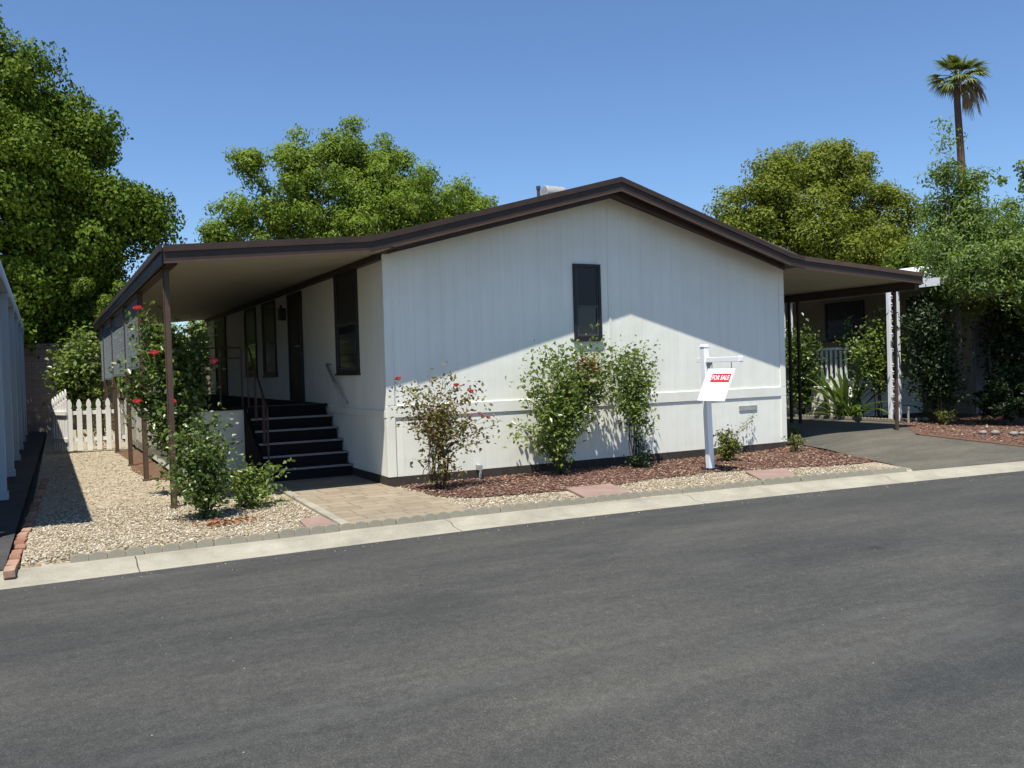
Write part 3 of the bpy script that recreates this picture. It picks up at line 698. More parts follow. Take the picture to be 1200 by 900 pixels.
# ------------------------------------------------------------------ edging, bricks, pads
proto = None
def scallop_mesh(n=4, r=.075, t=.065, h=.045):
    mb = MB(); L = n*2*r
    for k in range(n):
        cx = -L/2 + r + k*2*r; P = [(cx-r, 0, -.11)] + [(cx - r*math.cos(a), 0, h + r*.6*math.sin(a)) for a in np.linspace(0.05, math.pi-.05, 9)] + [(cx+r, 0, -.11)]
        mb.prism(P, (0, t, 0))
    return mb
x = -3.92; k = 0
while x < 6.25:
    y = -2.60 + bend(x); y2 = -2.60 + bend(x+.6); a = math.atan2(y2-y, .6)
    if proto is None:
        proto = scallop_mesh().build('edging_block', M['edging'], bevel=.008); o = proto
        setp(o, 'scalloped grey concrete edging block along the street kerb', 'garden edging', 'scalloped edging blocks along the kerb')
    else: o = proto.copy(); col.objects.link(o)
    xm = x + .3; o.location = (xm, (y+y2)/2 - .012 + random.uniform(-.008, .008), gz(xm, -2.7) - .026 + random.uniform(-.012, .006)); o.rotation_euler = (R(-16+random.uniform(-5, 4)), random.uniform(-.015, .015), a + random.uniform(-.025, .025))
    x += .606; k += 1
p2 = None
for k in range(8):
    if p2 is None:
        p2 = scallop_mesh(4, .04, .05, .03).build('edging_block', M['edging'], bevel=.006); o = p2
        setp(o, 'low yellowish scalloped edging block beyond the shaded carport driveway', 'garden edging', 'edging blocks along the far side of the driveway')
    else: o = p2.copy(); col.objects.link(o)
    o.location = (11.62 + .012*k*0, 1.35 + k*.34, .075); o.rotation_euler = (0, 0, R(90))
bp_ = None
for k in range(37):
    s = k*.208; y = -2.75 + s
    if bp_ is None:
        mb = MB(); mb.box(-.044, -.10, -.04, .044, .10, .025); bp_ = mb.build('brick', M['brick'], bevel=.006); o = bp_
        setp(o, 'red brick laid flat in the edging row left of the gravel', 'brick', 'bricks edging the gravel beside the dark driveway')
    else: o = bp_.copy(); col.objects.link(o)
    o.location = (-4.37 + .036*(y+2.9) + random.uniform(-.012, .012), y, -.135 + random.uniform(-.012, .008)); o.rotation_euler = (random.uniform(-.03, .03), random.uniform(-.06, .06), R(-2) + random.uniform(-.09, .09))
def pad(P, label):
    mb = MB(); mb.prism([(px, py, -.20) for px, py in P], (0, 0, .098))
    setp(mb.build('stepping_stone', M['pad'], bevel=.012, loc=(P[0][0], P[0][1], -.12)), label, 'stepping stone')
pad([(1.45, -2.60), (2.12, -2.56), (2.36, -1.80), (1.70, -1.76)], 'reddish concrete stepping stone in gravel before the leafy green shrub')
pad([(4.02, -2.80), (4.60, -2.84), (5.16, -2.10), (4.50, -1.98)], 'reddish concrete stepping stone right of the sale sign post')
pad([(-1.80, -2.50), (-1.47, -2.50), (-1.47, -1.86), (-1.74, -1.98)], 'small reddish concrete stepping stone left of the tan walkway')

# pebbles and bark chips lying on the beds
OV = np.array([(1,0,0),(-1,0,0),(0,1,0),(0,-1,0),(0,0,1),(0,0,-1)], float)
OF = np.array([(0,2,4),(2,1,4),(1,3,4),(3,0,4),(2,0,5),(1,2,5),(3,1,5),(0,3,5)])
def scatter(name, P, size, m, flat=.6, box=False):
    n = len(P); V = np.repeat(OV[None], n, 0)
    ang = rng.uniform(0, 6.283, n); c, s = np.cos(ang), np.sin(ang)
    sc = size*rng.uniform(.55, 1.5, n)
    V = V*np.stack([sc*rng.uniform(.8, 1.5, n), sc*rng.uniform(.6, 1, n), sc*flat*rng.uniform(.7, 1.2, n)], -1)[:, None]
    V = V*(1 + rng.normal(0, .12, V.shape))
    tl = rng.normal(0, .3, n); z = V[:, :, 2] + V[:, :, 0]*tl[:, None]; V[:, :, 2] = z
    X = V[:, :, 0]*c[:, None] - V[:, :, 1]*s[:, None]; Y = V[:, :, 0]*s[:, None] + V[:, :, 1]*c[:, None]
    V[:, :, 0] = X; V[:, :, 1] = Y; V += P[:, None]
    F = (OF[None] + 6*np.arange(n)[:, None, None]).reshape(-1, 3)
    return setp(np_mesh(name, V.reshape(-1, 3), F, m, smooth=not box), kind='stuff')
def in_mulch(x, y):
    fx = np.array([p[0] for p in mulch_front]); fy = np.array([p[1] for p in mulch_front]); o = np.argsort(fx)
    return (x > .15) & (y > np.interp(x, fx[o], fy[o]) + rng.normal(0, .06, len(x)) + .05*np.sin(x*5)) & (y < .0) & (x < 7.45 - .0*y) & (x < 6.95 - (y+2.2)*-.25)
bendv = np.vectorize(bend); gzv = np.vectorize(gz)
n = 44000; x = rng.uniform(-4.3, 6.9, n); y = np.where(rng.random(n) < .75, rng.uniform(-3.2, .6, n), rng.uniform(.6, 9.9, n))
k = (y > -2.56 + bendv(x)) & ~((x > -1.44) & (x < .1)) & ~((x > .1) & in_mulch(x, y)) & (y < np.where(x > -1.4, .0, 9.9)) & (x < 6.4 - .3*(y+2.8)) & (x > -4.30 + .036*(y+2.9)) & ~((x > -2.7) & (y > 3.3)) & ~((x>-1.46)&(y>-.3)&(x<.1))
k &= ~((x > 1.5) & (x < 2.3) & (y > -2.58) & (y < -1.79)) & ~((x > 4.3) & (x < 4.9) & (y < -2.0) & (y > -2.8))
P = np.stack([x, y, gzv(x, y) + .004], -1)[k]; scatter('pebbles', P, .0135, M['pebble'])
n = 9000; x = rng.uniform(.15, 7.4, n); y = rng.uniform(-2.4, .0, n); k = in_mulch(x, y)
P = np.stack([x, y, gzv(x, y) + .016], -1)[k]; scatter('bark_chips', P, .022, M['chip'], .35, True)
n = 260; x = rng.uniform(-5, 9, n); y = -3.12 + bendv(x) - np.abs(rng.normal(0, .12, n)); scatter('road_grit', np.stack([x, y, np.full(n, -.222)], -1), .0055, M['pebble'])
n = 2500; x = rng.uniform(10.0, 13, n); y = rng.uniform(-3.6, 1.2, n); k = x > 10.25 + np.maximum(0, y+.4)*1.1
P = np.stack([x, y, gzv(x, y) + .018], -1)[k]; scatter('bark_chips', P, .024, M['chip'], .35, True)
n = 120; P = np.stack([rng.normal(-2.45, .16, n), rng.normal(-1.55, .12, n), rng.uniform(-.13, -.10, n)], -1)
setp(leaves('fallen_leaves', P, .06, M['leaf_dry'], None, up=1.5), kind='stuff')

# ------------------------------------------------------------------ picket fence and gate
M['picket'] = paint('picket_paint', (.74, .73, .68), .08, .6, 5, dirt=(.5, .45, .38))
def picket_mesh(h=1.16, w_=.105, t=.022):
    a = w_/2; P = [(-a, 0, .04), (a, 0, .04), (a, 0, h-.22), (a*.62, 0, h-.205), (a*.95, 0, h-.14), (a*.9, 0, h-.09), (a*.5, 0, h-.03), (0, 0, h), (-a*.5, 0, h-.03), (-a*.9, 0, h-.09), (-a*.95, 0, h-.14), (-a*.62, 0, h-.205), (-a, 0, h-.22)]
    return P, t
def fence_run(root, A, B, n, hs, post_ends=True):
    A, B = Vector(A), Vector(B); d = (B-A); u = d.normalized(); nrm = Vector((u.y, -u.x, 0)); protos = {}
    for k in range(n):
        c = A + d*((k+.5)/n); P, t = picket_mesh(hs(k)); mb = MB()
        mb.prism([c + u*p[0] + Vector((0, 0, p[2])) for p in P], nrm*t); mb.build('picket', M['picket'], root, bevel=.003)
    for z in (.28, .86):
        mb = MB(); mb.obox((A+B)/2 + Vector((0, 0, z)) - nrm*.02, u*(d.length/2), nrm*.018, (0, 0, .04)); mb.build('rail', M['picket'], root)
f1 = thing('picket_fence', 'white picket fence crossing the gravel yard behind the porch posts', 'fence', (-3.6, 9.9, -.13))
fence_run(f1, (-3.70, 9.9, -.13), (-2.38, 9.9, -.13), 7, lambda k: 1.16)
f2 = thing('picket_gate', 'white picket gate swung open at the left end of the fence', 'gate', (-3.72, 9.85, -.13))
fence_run(f2, (-3.66, 9.85, -.13), (-3.95, 10.6, -.13), 6, lambda k: 1.38 - .04*k)
mb = MB(); mb.tube([(-3.97, 10.6, .38), (-4.02, 10.6, .38)], .03, 8); mb.build('latch', M['white_metal'], f2)

# ------------------------------------------------------------------ neighbour's carport on the left
nl = thing('neighbour_carport', 'long carport of white columns tinted with blue shade beside the gravel yard', 'carport', (-4.6, 2.3, -.13))
for y in (-.75, 2.42, 5.65, 9.0, 12.2, 15.2, 18.2):
    mb = MB(); mb.box(-4.70, y-.075, -.14, -4.555, y+.075, 2.93); mb.box(-4.72, y-.095, -.14, -4.535, y+.095, -.03); mb.box(-4.72, y-.095, 2.84, -4.535, y+.095, 2.928)
    mb.build('column', M['shaded_white'], nl, bevel=.006)
mb = MB(); mb.box(-4.72, -1.4, 2.93, -4.54, 19, 3.08); mb.build('beam', M['shaded_white'], nl)
mb = MB(); mb.prism([(-8.4, -1.4, 3.19), (-4.54, -1.4, 3.082), (-4.54, -1.4, 3.13), (-8.4, -1.4, 3.27)], (0, 20.4, 0)); mb.build('roof_panel', M['white_metal'], nl)
nh = thing('neighbour_house', 'dark-sided neighbour house behind the shade-tinted carport columns', 'house', (-8, 5, -.13))
M['taupe'] = paint('taupe_siding', (.10, .085, .075), .1, .7, 2)
mb = MB(); mb.box(-14, -1, -.2, -8.3, 22, 3.15); mb.build('wall', M['taupe'], nh)
mb = MB(); mb.prism([(-14.4, -1.2, 3.16), (-8.41, -1.2, 3.16), (-11.2, -1.2, 4.1)], (0, 23.4, 0)); mb.build('roof', M['roof'], nh)
bw_ = thing('block_wall', 'grey-brown block wall closing the yard behind the picket fence', 'wall', (-4, 20.2, -.13))
mb = MB(); mb.box(-8.2, 20.0, -.3, 16, 20.2, 2.55); mb.build('wall', M['block'], bw_)
mb = MB(); mb.box(-8.2, 19.97, 2.552, 16, 20.23, 2.62); mb.build('coping', M['kerb'], bw_)

# ------------------------------------------------------------------ neighbour's house on the right
rh = thing('neighbour_house', 'beige neighbour house with white flat awning roof beyond the driveway', 'house', (14.6, 2, 0))
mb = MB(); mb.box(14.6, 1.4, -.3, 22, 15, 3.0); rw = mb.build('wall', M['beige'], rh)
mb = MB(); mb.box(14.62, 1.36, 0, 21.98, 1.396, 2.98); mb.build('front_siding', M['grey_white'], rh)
mb = MB(); mb.prism([(14.2, .1, 3.002), (22.4, .1, 3.002), (18.3, .1, 4.0)], (0, 15.3, 0)); mb.build('roof', M['white_metal'], rh)  # front overhang lengthened to throw shade over the front siding
PX = lambda mb, a0, a1, z0, z1, d0, d1: mb.box(14.6-d1, a0, z0, 14.6-d0, a1, z1)
window(PX, 4.35, 5.62, 1.9, 2.90, .5, rh); window(PX, 2.0, 3.1, 1.9, 2.86, .5, rh); window(PX, 8.2, 9.4, 1.9, 2.9, .5, rh)
PR = lambda mb, a0, a1, z0, z1, d0, d1: mb.box(a0, 1.36-d1, z0, a1, 1.36-d0, z1)
window(PR, 16.6, 17.8, 1.5, 2.6, .5, rh)
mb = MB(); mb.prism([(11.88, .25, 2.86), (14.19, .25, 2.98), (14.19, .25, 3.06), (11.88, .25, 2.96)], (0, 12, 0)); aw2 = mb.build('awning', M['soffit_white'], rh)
mb = MB(); mb.box(11.83, .22, 2.83, 11.876, 12.3, 2.99); mb.build('gutter', M['white_metal'], aw2)
mb = MB(); mb.prism([(11.88, .2, 2.86), (14.2, .2, 2.97), (14.2, .2, 3.10), (11.88, .2, 2.99)], (0, .04, 0)); mb.build('fascia', M['white_metal'], aw2)
mb = MB(); mb.prism([(11.9, .26, 2.965), (14.6, .26, 3.09), (14.6, .26, 3.30), (12.6, .26, 3.19)], (0, 11.9, 0)); mb.build('roof_panel', M['white_metal'], aw2)
for xx, yy in ((11.76, 1.37), (11.86, 1.24), (11.9, 4.5), (11.9, 4.26), (11.9, 8)):
    mb = MB(); mb.box(xx-.036, yy-.036, 0, xx+.036, yy+.036, 2.855); po = mb.build('post', M['white_metal'], aw2, bevel=.004)
mb = MB()
for k in range(16):                                  # scrollwork between the pair of front posts
    z = .25 + k*.16; a = [(11.79+.035*math.sin(s)*.6 + .015, 1.315+.03*math.cos(s), z + .08*s/6.28) for s in np.linspace(0, 6.28, 9)]
    mb.tube(a, .008, 5, False)
mb.build('scrollwork', M['white_metal'], aw2)
mb = MB(); mb.box(12.25, 2.9, 1.62, 12.31, 3.85, 1.68); mb.box(12.25, 2.9, .9, 12.31, 3.85, .95)
for k in range(7): mb.box(12.26, 2.95+k*.14, .95, 12.30, 2.99+k*.14, 1.62)
mb.build('porch_railing', M['white_metal'], rh)
mb = MB(); mb.box(12.25, 2.7, -.1, 14.59, 7, .90); mb.build('porch_floor', M['trim_white'], rh)
pl = thing('planter_block', 'short white plastered block among shrubs beyond the driveway', 'pillar', (12.0, 3.45, .05))
mb = MB(); mb.box(11.92, 3.3, -.1, 12.12, 3.7, .72); mb.build('body', M['trim_white'], pl, bevel=.01); mb = MB(); mb.box(11.89, 3.27, .722, 12.15, 3.73, .78); mb.build('cap', M['trim_white'], pl, bevel=.01)
mb = MB(); mb.tube([(11.5, .75, -.1), (11.5, .75, .35)], .022, 6); mb.tube([(11.5, .75, .35), (11.5, .75, .39)], .03, 6)
setp(mb.build('garden_stake', M['galv'], loc=(11.5, .75, .05)), 'short metal stake standing in bark beside the white carport posts', 'stake')
ro = None
for k in range(13):
    bm = bmesh.new(); bmesh.ops.create_icosphere(bm, subdivisions=2, radius=.06)
    for v in bm.verts: v.co = Vector((v.co.x*1.25*(1+random.gauss(0, .06)), v.co.y*(1+random.gauss(0, .06)), v.co.z*.75*(1+random.gauss(0, .06))))
    me = bpy.data.meshes.new('rock'); bm.to_mesh(me); bm.free(); me.materials.append(M['rock']); o = bpy.data.objects.new('rock', me); col.objects.link(o)
    px_, py_ = (11.62 + k*.13, .86 + random.uniform(-.1, .1)) if k < 5 else (11.0 + (k-5)*.16, -1.2 - (k-5)*.16 + random.uniform(-.1, .1))
    o.location = (px_, py_, gz(px_, py_)+.05); s = random.uniform(.6, 1.15); o.scale = (s, s, s); o.rotation_euler.z = random.uniform(0, 6)
    setp(o, 'pale fist-sized rock lying in the bark of the right-hand bed', 'rock', 'rocks scattered in the right planting bed')
    me.polygons.foreach_set('use_smooth', [True]*len(me.polygons))

# ------------------------------------------------------------------ trees
tree('shade_tree', 'large dark green broadleaf tree towering behind the block wall', (-4.6, 21.9, -.3),
     [(-7.2,21.7,10.6,2.7),(-5.3,21.7,10.1,2.4),(-3.75,21.3,8.8,2.4),(-2.05,21.3,6.85,2.0),(-3.0,20.6,5.6,2.0),(-3.3,21.6,3.2,1.5),(-5.6,21.2,3.0,1.8),(-1.6,21.8,3.0,1.2),(-5.39,20.3,6.57,2.7),(-4.18,20.4,4.3,2.2),(-8.14,21.7,7.1,3.1),(-2.63,21.7,4.85,1.7),(-6.59,19.9,3.9,2.2),(-5.6,19.2,8.0,2.2)], 300, 1000, .85, .125, M['leaf_left'], .34, droop=.7, wid=.75, hollow=.5)
tree('leafy_tree', 'yellow-green loose-crowned tree rising behind the porch roof', (6.5, 22.5, -.3),
     [(6.6,22,7.6,3.0),(3.6,22,7.4,2.2),(9.6,22,7.4,2.6),(12.3,22.3,8.5,1.0),(11.4,22,7.4,1.7),(1.6,21.6,6.5,.8),(2.9,22,9.3,.9),(6.2,22,9.9,1.5),(8.2,22.2,9.5,1.3),(4.8,22,9.4,1.2),(7.5,20.4,7.3,2.2)], 470, 210, .48, .14, M['leaf_mid'], .22, hollow=.3, jag=.2, twigs=160)
tree('rounded_tree', 'dense olive-green rounded tree behind the right roof slope', (37.5, 27, -.3),
     [(37.2,27,10.6,3.9),(32.2,26,9.7,2.9),(34,26.5,11.7,2.0),(42,26.5,9.7,3.3),(45.4,25.5,8.0,2.2),(37,25.6,13.0,1.8),(39.6,26,12.4,1.7),(31.0,26,8.3,2.0),(35,24.6,8.4,3.0),(40.4,24.4,7.4,2.8),(36,26,6,3),(43.5,25,6.3,2.6)], 400, 300, .85, .21, M['leaf_olive'], .42, hollow=.6, twigs=120)
tree('lime_tree', 'small bright lime-green tree squeezed between rounded tree and feathery tree', (25.2, 10.6, -.2),
     [(24.6,10.4,4.7,1.2),(26,10.4,4.4,1.3),(25.4,10.2,5.4,.8)], 60, 220, .42, .13, M['leaf_lime'], .12, hollow=.4)
tree('feathery_tree', 'slender grey-green tree with airy crown shading the right bed', (12.42, .45, .03),
     [(12.95,.6,4.55,.72),(12.72,.6,5.2,.42),(13.3,.7,3.75,.95),(12.25,.4,3.45,.70),(14.0,.2,3.2,.95),(13.0,.3,2.85,.7),(14.9,.5,3.35,.85),(14.3,-.1,2.6,.6),(13.6,.9,3.0,.9),(14.2,.3,3.8,.85),(15.0,.2,2.7,.8),(13.2,.5,5.0,.5),(12.65,.6,5.75,.24),(12.55,.6,6.15,.2),(12.95,.65,5.95,.2),(11.5,-.7,3.0,.6),(12.3,-.9,3.1,.75),(13.1,-1.0,3.2,.7),(13.9,-.9,2.9,.6),(12.7,-1.2,2.5,.5),(11.9,-.3,2.9,.5),(13.0,.5,4.1,.9),(12.3,.4,2.85,.5)], 560, 105, .30, .088, M['leaf_front'], .10, droop=.3, wid=.42, hollow=.1, jag=.25, twigs=220, thin=lambda P: rng.random(len(P)) < np.where(P[:, 2] > 5.45, .25, .85), forkat=.66)
tree('young_tree', 'bright green young tree cut off by the right edge of the photo', (16.2, .6, .03),
     [(15.9,.6,5.0,.9),(16.4,.4,3.9,1.2),(15.5,.3,3.4,.9),(16.6,.3,2.4,.9),(14.7,-.2,2.1,.5),(15.4,-.1,1.7,.6),(15.6,-.1,2.2,.8),(14.7,-1.0,2.9,.7),(15.3,-1.2,3.4,.7),(15.4,.3,4.2,.6)], 210, 120, .26, .10, M['leaf_lime'], .07, droop=.2, hollow=.15)
tree('backyard_tree', 'feathery bright green tree just behind the porch eave', (-2.2, 18.4, -.2),
     [(-2.3,18.2,3.5,.55),(-1.7,18,4.1,.5),(-2.9,18.2,4.2,.35),(-1.2,18,3.4,.7)], 50, 130, .22, .13, M['leaf_lime'], .06, droop=.2, wid=.3, hollow=.1)
tree('backyard_tree', 'bushy dark green tree closing the view at the far end of the porch', (-.6, 17.3, -.2),
     [(-1.4,17.2,1.6,1.0),(-.4,17.3,2.2,1.1),(-1.0,17.2,2.9,.8),(.4,17.4,2.6,1.0)], 70, 200, .35, .13, M['leaf_bush'], .08, hollow=.3)

# palm, far off
pb = (39.2, 18.2, -.3); pm = thing('palm_tree', 'tall fan palm far behind the neighbour house', 'palm', pb)
mb = MB(); top = Vector((38.95, 18.32, 16.05))
pts = [Vector(pb).lerp(top, s) + Vector((.22*math.sin(s*4), 0, 0)) for s in np.linspace(0, 1, 14).tolist()]
pts[-1] = top; mb.tube(pts, list(np.linspace(.30, .17, 13)) + [.20], 10); mb.build('trunk', M['palm_bark'], pm, smooth=True)
def frond(az, el, plen, blen, nb, m, hang=.0, name='frond', spread=2.4):
    d = Vector((math.cos(az)*math.cos(el), math.sin(az)*math.cos(el), math.sin(el))); s = Vector((-math.sin(az), math.cos(az), 0)); n = s.cross(d)*-1
    mb = MB(); hub = top + d*plen - Vector((0, 0, .10*plen)); mb.tube([top - Vector((0, 0, .15)), top + d*plen*.5, hub], [.028, .022, .016], 4)
    for k in range(nb):
        a = spread*(k/(nb-1)-.5); u = d*math.cos(a) + s*math.sin(a); L = blen*(1-.25*abs(a)/1.2)*random.uniform(.88, 1.1)
        q = Vector((-u.y, u.x, 0)); q = q.normalized() if q.length > .01 else s
        p = [hub + u*L*t - Vector((0, 0, (hang*L + .12*L)*t*t*t + hang*L*.6*t)) for t in (.02, .35, .7, 1.)]
        wv = (.015, .055, .038, .004); V = []
        for pp, w2 in zip(p, wv): V += [pp - q*w2, pp + n*.012, pp + q*w2]
        F = []
        for i in range(3):
            for j in range(2): b_ = i*3+j; F.append((b_, b_+1, b_+4, b_+3))
        mb.add(V, F)
    mb.build(name, m, pm)
for k in range(38):
    el = random.choice([1.15, .8, .5, .25, -.05, .3, -.2]) + random.uniform(-.12, .12)
    frond(k*2.399 + random.uniform(-.2, .2), el, random.uniform(.6, .95), random.uniform(.75, .98), 15, M['frond'], .10 + max(0, .4-el)*.35)
ca = math.atan2(cr.y, cr.x)
for a, e in ((ca+.1, -.15), (ca-.25, -.35), (ca+.3, -.4), (ca+.6, -.7), (ca-.5, -.8)):
    frond(a, e, .8, .75, 10, M['frond_dead'], .8, 'dead_frond', 1.1)

# ------------------------------------------------------------------ shrubs and roses
V3 = Vector
def cl(pts, bl=1.): return [(p, bl) for p in pts]
# climbing rose on the porch post
rb = (-2.55, 1.15, -.13)
c = cane_plant('climbing_rose', 'tall climbing rose with red blooms trained up beside the front porch post', 'rose bush', rb,
    cl([(-3.0,1.2,2.1),(-2.85,1.2,2.25),(-3.15,1.15,1.55),(-3.1,1.25,1.3),(-2.7,1.4,2.2),(-2.45,1.3,2.1),(-2.2,1.3,2.15),(-2.12,1.3,1.95),(-2.10,1.2,1.6),(-2.2,1.3,1.4),(-2.3,1.4,1.7),(-2.9,1.1,1.8),(-2.6,1.2,1.9),(-2.2,1.2,1.75),(-2.95,1.3,1.0)]), M['leaf_rose'], M['cane'], .080, 5400, low=.28, spread=.115, r=.012)
for p in ((-2.96,1.15,2.31),(-2.80,.95,1.72),(-2.06,1.0,1.60),(-3.02,1.0,1.10),(-2.62,.85,1.08)): flower(c, p, .078, M['petal'])
c = cane_plant('rose_bush', 'leafy green rose bush with white buds at the foot of the front porch post', 'rose bush', (-2.42, -1.05, -.13),
    cl([(-2.80,-.9,.62),(-2.66,-1,.80),(-2.45,-.9,.95),(-2.25,-.9,.92),(-2.14,-.95,.72),(-2.85,-.95,.38),(-2.3,-1,.55),(-2.5,-1.1,.6),(-2.4,-.8,.75),(-2.2,-.8,.45),(-2.66,-1.2,.25),(-2.42,-1.1,.15),(-2.6,-.9,.45)], 1.4), M['leaf_rose'], M['cane'], .062, 3200, low=.25, spread=.095, tipw=1.2)
for p in ((-2.08,-.95,.93),(-2.02,-.95,.88),(-2.02,-.9,.66),(-1.98,-.95,.52),(-2.3,-1.0,1.03),(-2.45,-1.35,.10),(-2.6,-1.05,.9)): flower(c, p, .026, M['petal_white'], 'bud')
c.location.x -= .13
cane_plant('low_shrub', 'low spreading bright green shrub beside the porch steps', 'shrub', (-1.98, -.5, -.13),
    cl([(-1.50,-.4,.28),(-1.68,-.45,.18),(-1.85,-.4,.30),(-1.95,-.6,.25),(-1.75,-.8,.0),(-1.95,-.85,.02),(-2.05,-.3,.2),(-1.6,-.65,.02)]), M['leaf_bush'], M['cane'], .06, 1000, low=.3, spread=.07, tipw=1.3)
c = cane_plant('rose_bush', 'sparse bronze-leaved rose bush with pink blooms before the white front wall', 'rose bush', (.40, -.72, -.13),
    cl([(-.10,-.75,1.26),(-.02,-.7,1.05),(.10,-.8,.92),(.25,-.75,1.1),(.30,-.7,1.0),(.62,-.7,1.42),(.66,-.75,1.18),(.85,-.8,1.08),(1.0,-.7,1.12),(1.10,-.75,.80),(1.22,-.7,.66),(.5,-.7,.95),(.15,-.85,.75),(.95,-.85,.60),(-.08,-.7,.80),(.75,-.75,.85),(1.08,-.8,.5),(.40,-.85,.70),(.12,-.8,1.0),(.45,-.9,.22),(.28,-.9,.15)], 1.8), M['leaf_bronze'], M['cane_brown'], .060, 2100, low=.42, spread=.10, r=.0075, tipw=3.)
for p in ((-.13,-.78,1.31),(.66,-.8,1.20),(.86,-.82,1.11)): flower(c, p, .055, M['petal'])
for p in ((1.04,-.8,.78),(1.12,-.78,.76),(.82,-.85,.80),(.98,-.8,.82)): flower(c, p, .045, M['petal_pink'])
c = cane_plant('flowering_shrub', 'wide leafy green shrub with a white bloom below the front window', 'shrub', (2.42, -.45, -.13),
    cl([(1.80,-.45,1.18),(1.95,-.5,1.45),(2.2,-.45,1.70),(2.45,-.45,1.76),(2.7,-.45,1.60),(2.9,-.4,1.55),(3.05,-.45,1.86),(3.15,-.45,1.35),(3.28,-.4,1.15),(2.75,-.5,1.3),(2.45,-.5,1.4),(2.15,-.5,1.2),(1.95,-.5,1.0),(2.2,-.55,.8),(2.6,-.5,.95),(2.95,-.5,1.1),(3.05,-.5,.72),(2.1,-.5,.5),(1.60,-.5,.66),(2.3,-.5,.35),(2.4,-.55,.45),(3.1,-.5,1.5),(3.35,-.45,1.5),(3.4,-.45,1.25),(2.0,-.5,.9),(3.4,-.45,1.6),(3.5,-.45,1.3),(3.25,-.45,1.7),(3.45,-.45,1.15),(3.15,-.45,1.62),(3.3,-.45,1.35),(3.42,-.42,1.42),(3.38,-.45,1.05),(3.2,-.5,.95),(3.05,-.45,1.25),(1.68,-.5,.5)], 1.5), M['leaf_bush'], M['cane'], .072, 5600, low=.36, spread=.115, r=.010, tipw=1.7)
flower(c, (2.86, -.70, 1.17), .075, M['petal_white'])
dp = np.array([2.88, -.58, 1.42]) + rng.normal(size=(90, 3))*np.array([.09, .05, .09]); leaves('dry_leaves', dp, .06, M['leaf_dry'], c)
cane_plant('slim_shrub', 'slim upright shrub on a thin stem right of the leafy window shrub', 'shrub', (3.72, -.5, -.13),
    cl([(3.74,-.5,1.72),(3.95,-.5,1.66),(4.18,-.5,1.5),(3.42,-.5,1.5),(3.36,-.45,1.32),(4.0,-.5,1.15),(3.48,-.5,1.2),(3.3,-.5,1.05),(3.55,-.45,1.66),(4.12,-.45,1.3),(3.9,-.5,.85),(3.72,-.55,1.05),(3.6,-.5,1.62)], 2.2), M['leaf_bush'], M['cane'], .064, 2700, low=.5, spread=.105, r=.009, tipw=1.5)
cane_plant('ground_shrub', 'small dark tuft of leaves around the slim shrub stem', 'shrub', (3.72, -.62, -.13),
    cl([(3.5,-.62,.05),(3.7,-.62,.28),(3.95,-.58,.1),(3.8,-.66,.3),(3.62,-.58,.02)]), M['leaf_dark'], M['cane'], .05, 300, low=.2, spread=.06)
cane_plant('weed_clump', 'yellow-green weed clump right of the sale sign post', 'weed', (5.32, -.75, -.13),
    cl([(5.05,-.75,.2),(5.15,-.7,.3),(5.3,-.7,.34),(5.45,-.75,.3),(5.55,-.75,.15),(5.4,-.9,.18),(5.2,-.9,.15),(5.02,-.8,.05),(5.3,-.6,.28)]), M['leaf_weed'], M['cane'], .05, 900, low=.1, spread=.055)
cane_plant('weed_vine', 'thin leaning weed stem reaching up to the skirting vent', 'weed', (5.75, -.2, -.13), cl([(6.45,-.12,.52), (6.40,-.1,.42), (6.0,-.16,.1)], .2), M['leaf_rose'], M['cane_brown'], .035, 150, low=.1, spread=.035, twig=False, r=.006)
cane_plant('weed_tuft', 'small yellow-green weed at the driveway end of the bark bed', 'weed', (6.92, -.62, -.13),
    cl([(6.75,-.6,.08),(6.85,-.6,.14),(7.0,-.6,.16),(7.1,-.6,.08),(6.95,-.75,.06)]), M['leaf_weed'], M['cane'], .045, 260, low=.1, spread=.045)
cane_plant('weed_sprout', 'small green weed sprouting in the shaded driveway', 'weed', (8.3, .75, -.02),
    cl([(8.15,.75,.08),(8.3,.7,.13),(8.48,.75,.1),(8.4,.85,.06)]), M['leaf_weed'], M['cane'], .05, 110, low=.1, spread=.04)
c = cane_plant('backyard_shrub', 'sunlit green shrub standing behind the open picket gate', 'shrub', (-3.3, 14, -.13),
    cl([(-3.75,14,1.65),(-3.5,14,2.1),(-3.3,14,2.55),(-3.05,14,2.6),(-2.8,14,2.2),(-2.9,14,1.6),(-3.3,14,1.4),(-3.6,13.9,1.9),(-3.1,13.8,2.0)]), M['leaf_bush'], M['cane'], .13, 3200, low=.4, spread=.23, r=.02)
cane_plant('fence_plant', 'pale straggly plant growing behind the white pickets', 'shrub', (-3.0, 10.5, -.13),
    cl([(-3.4,10.4,.5),(-3.1,10.4,.7),(-2.8,10.4,.6),(-2.6,10.4,.7),(-2.6,10.5,.4),(-3.3,10.5,.2)]), M['leaf_weed'], M['cane'], .06, 420, low=.1, spread=.09)
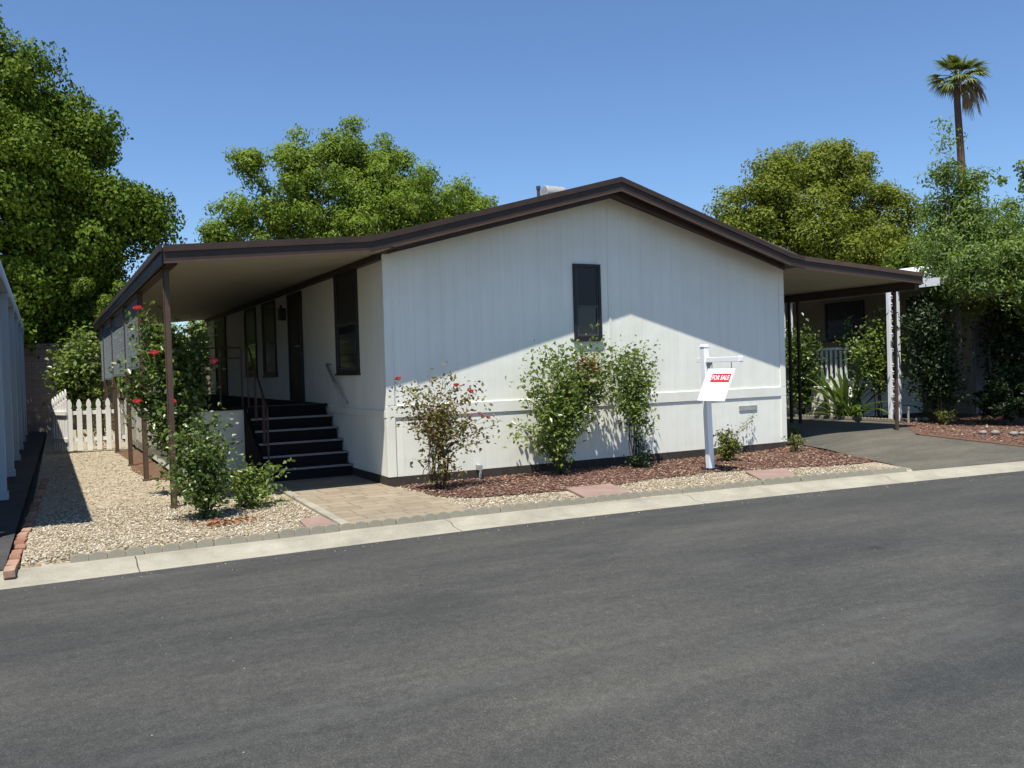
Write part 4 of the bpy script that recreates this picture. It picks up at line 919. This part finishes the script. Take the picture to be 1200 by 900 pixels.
# right-hand bed
cane_plant('vine_shrub', 'tall leafy shrub against the corner beyond the carport iron posts', 'shrub', (11.9, 3.9, .04),
    cl([(12.1,4.3,2.1),(12,4.0,2.25),(11.95,3.7,2.0),(12,4.3,1.5),(11.9,3.6,1.5),(12.1,4.4,1.0),(11.9,3.7,.9),(11.9,3.9,1.9)]), M['leaf_rose'], M['cane'], .10, 3000, low=.15, spread=.17, r=.014)
cane_plant('leafy_shrub', 'rounded light green shrub left of the white carport posts', 'shrub', (12.1, 1.95, .04),
    cl([(12.1,2.4,1.85),(12.2,2.1,2.2),(12.2,1.8,2.3),(12.3,1.5,2.0),(12.1,1.7,1.5),(12.1,2.3,1.5),(12.4,1.4,1.6)]), M['leaf_bush'], M['cane'], .10, 2500, low=.45, spread=.18, r=.014)
cane_plant('reaching_shrub', 'thin shrub branch reaching up in front of the dark neighbour window', 'shrub', (12.5, 3.3, .04), cl([(12.2,2.75,2.32),(12.25,2.85,2.15),(12.3,3.0,2.0)], .5), M['leaf_bush'], M['cane'], .08, 260, low=.5, spread=.08, r=.012)
# strap-leaved clump
sc_ = thing('strap_leaf_plant', 'clump of long arching strap leaves beyond the shaded driveway', 'plant', (11.95, 2.7, .04)); mb = MB()
for k in range(70):
    az = random.uniform(0, 6.283); el = random.uniform(.5, 1.45); L = random.uniform(.6, 1.45); d = V3((math.cos(az)*math.cos(el), math.sin(az)*math.cos(el), math.sin(el))); s = V3((-math.sin(az), math.cos(az), 0))
    b0 = V3((11.95, 2.7, .04)) + V3((random.gauss(0, .14), random.gauss(0, .18), 0)); V = []; 
    for t, wv in ((0, .015), (.35, .02), (.55, .055), (.8, .05), (1, .006)):
        p = b0 + d*L*t + V3((d.x, d.y, 0))*.25*L*t*t - V3((0, 0, .35*L*t**3*(1.5-el))); V += [p - s*wv, p + V3((0, 0, -.012)), p + s*wv]
    F = []
    for i in range(4):
        for j in range(2): q = i*3+j; F.append((q, q+1, q+4, q+3))
    mb.add(V, F)
mb.build('leaves', M['leaf_rose'], sc_)
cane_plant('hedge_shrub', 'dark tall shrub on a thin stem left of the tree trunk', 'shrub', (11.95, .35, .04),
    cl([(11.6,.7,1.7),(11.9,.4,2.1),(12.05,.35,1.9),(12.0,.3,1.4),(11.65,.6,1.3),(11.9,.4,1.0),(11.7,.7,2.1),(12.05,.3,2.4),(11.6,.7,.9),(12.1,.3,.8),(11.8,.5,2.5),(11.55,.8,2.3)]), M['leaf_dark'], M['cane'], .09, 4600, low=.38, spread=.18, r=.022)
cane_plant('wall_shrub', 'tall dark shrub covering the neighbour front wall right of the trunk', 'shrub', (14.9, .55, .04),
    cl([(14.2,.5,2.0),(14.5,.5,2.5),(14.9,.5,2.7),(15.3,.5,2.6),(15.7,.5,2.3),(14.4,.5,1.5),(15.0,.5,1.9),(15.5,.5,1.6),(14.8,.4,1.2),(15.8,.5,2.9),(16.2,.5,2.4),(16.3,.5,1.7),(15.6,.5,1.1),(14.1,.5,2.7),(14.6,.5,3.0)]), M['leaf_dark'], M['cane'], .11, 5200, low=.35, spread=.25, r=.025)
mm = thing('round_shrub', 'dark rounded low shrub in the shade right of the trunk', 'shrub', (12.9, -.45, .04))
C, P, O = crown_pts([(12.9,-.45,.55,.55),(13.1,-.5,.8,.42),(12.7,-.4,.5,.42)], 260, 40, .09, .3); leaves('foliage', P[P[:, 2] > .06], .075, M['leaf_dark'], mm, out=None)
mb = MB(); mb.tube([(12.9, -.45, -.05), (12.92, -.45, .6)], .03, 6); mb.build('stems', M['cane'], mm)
cane_plant('bed_plant', 'small pale green plant at the foot of the tree trunk', 'plant', (11.75, .15, .04), cl([(11.6,.1,.22),(11.75,.1,.3),(11.95,.05,.22),(11.8,.0,.2)]), M['leaf_weed'], M['cane'], .06, 160, low=.1, spread=.05)
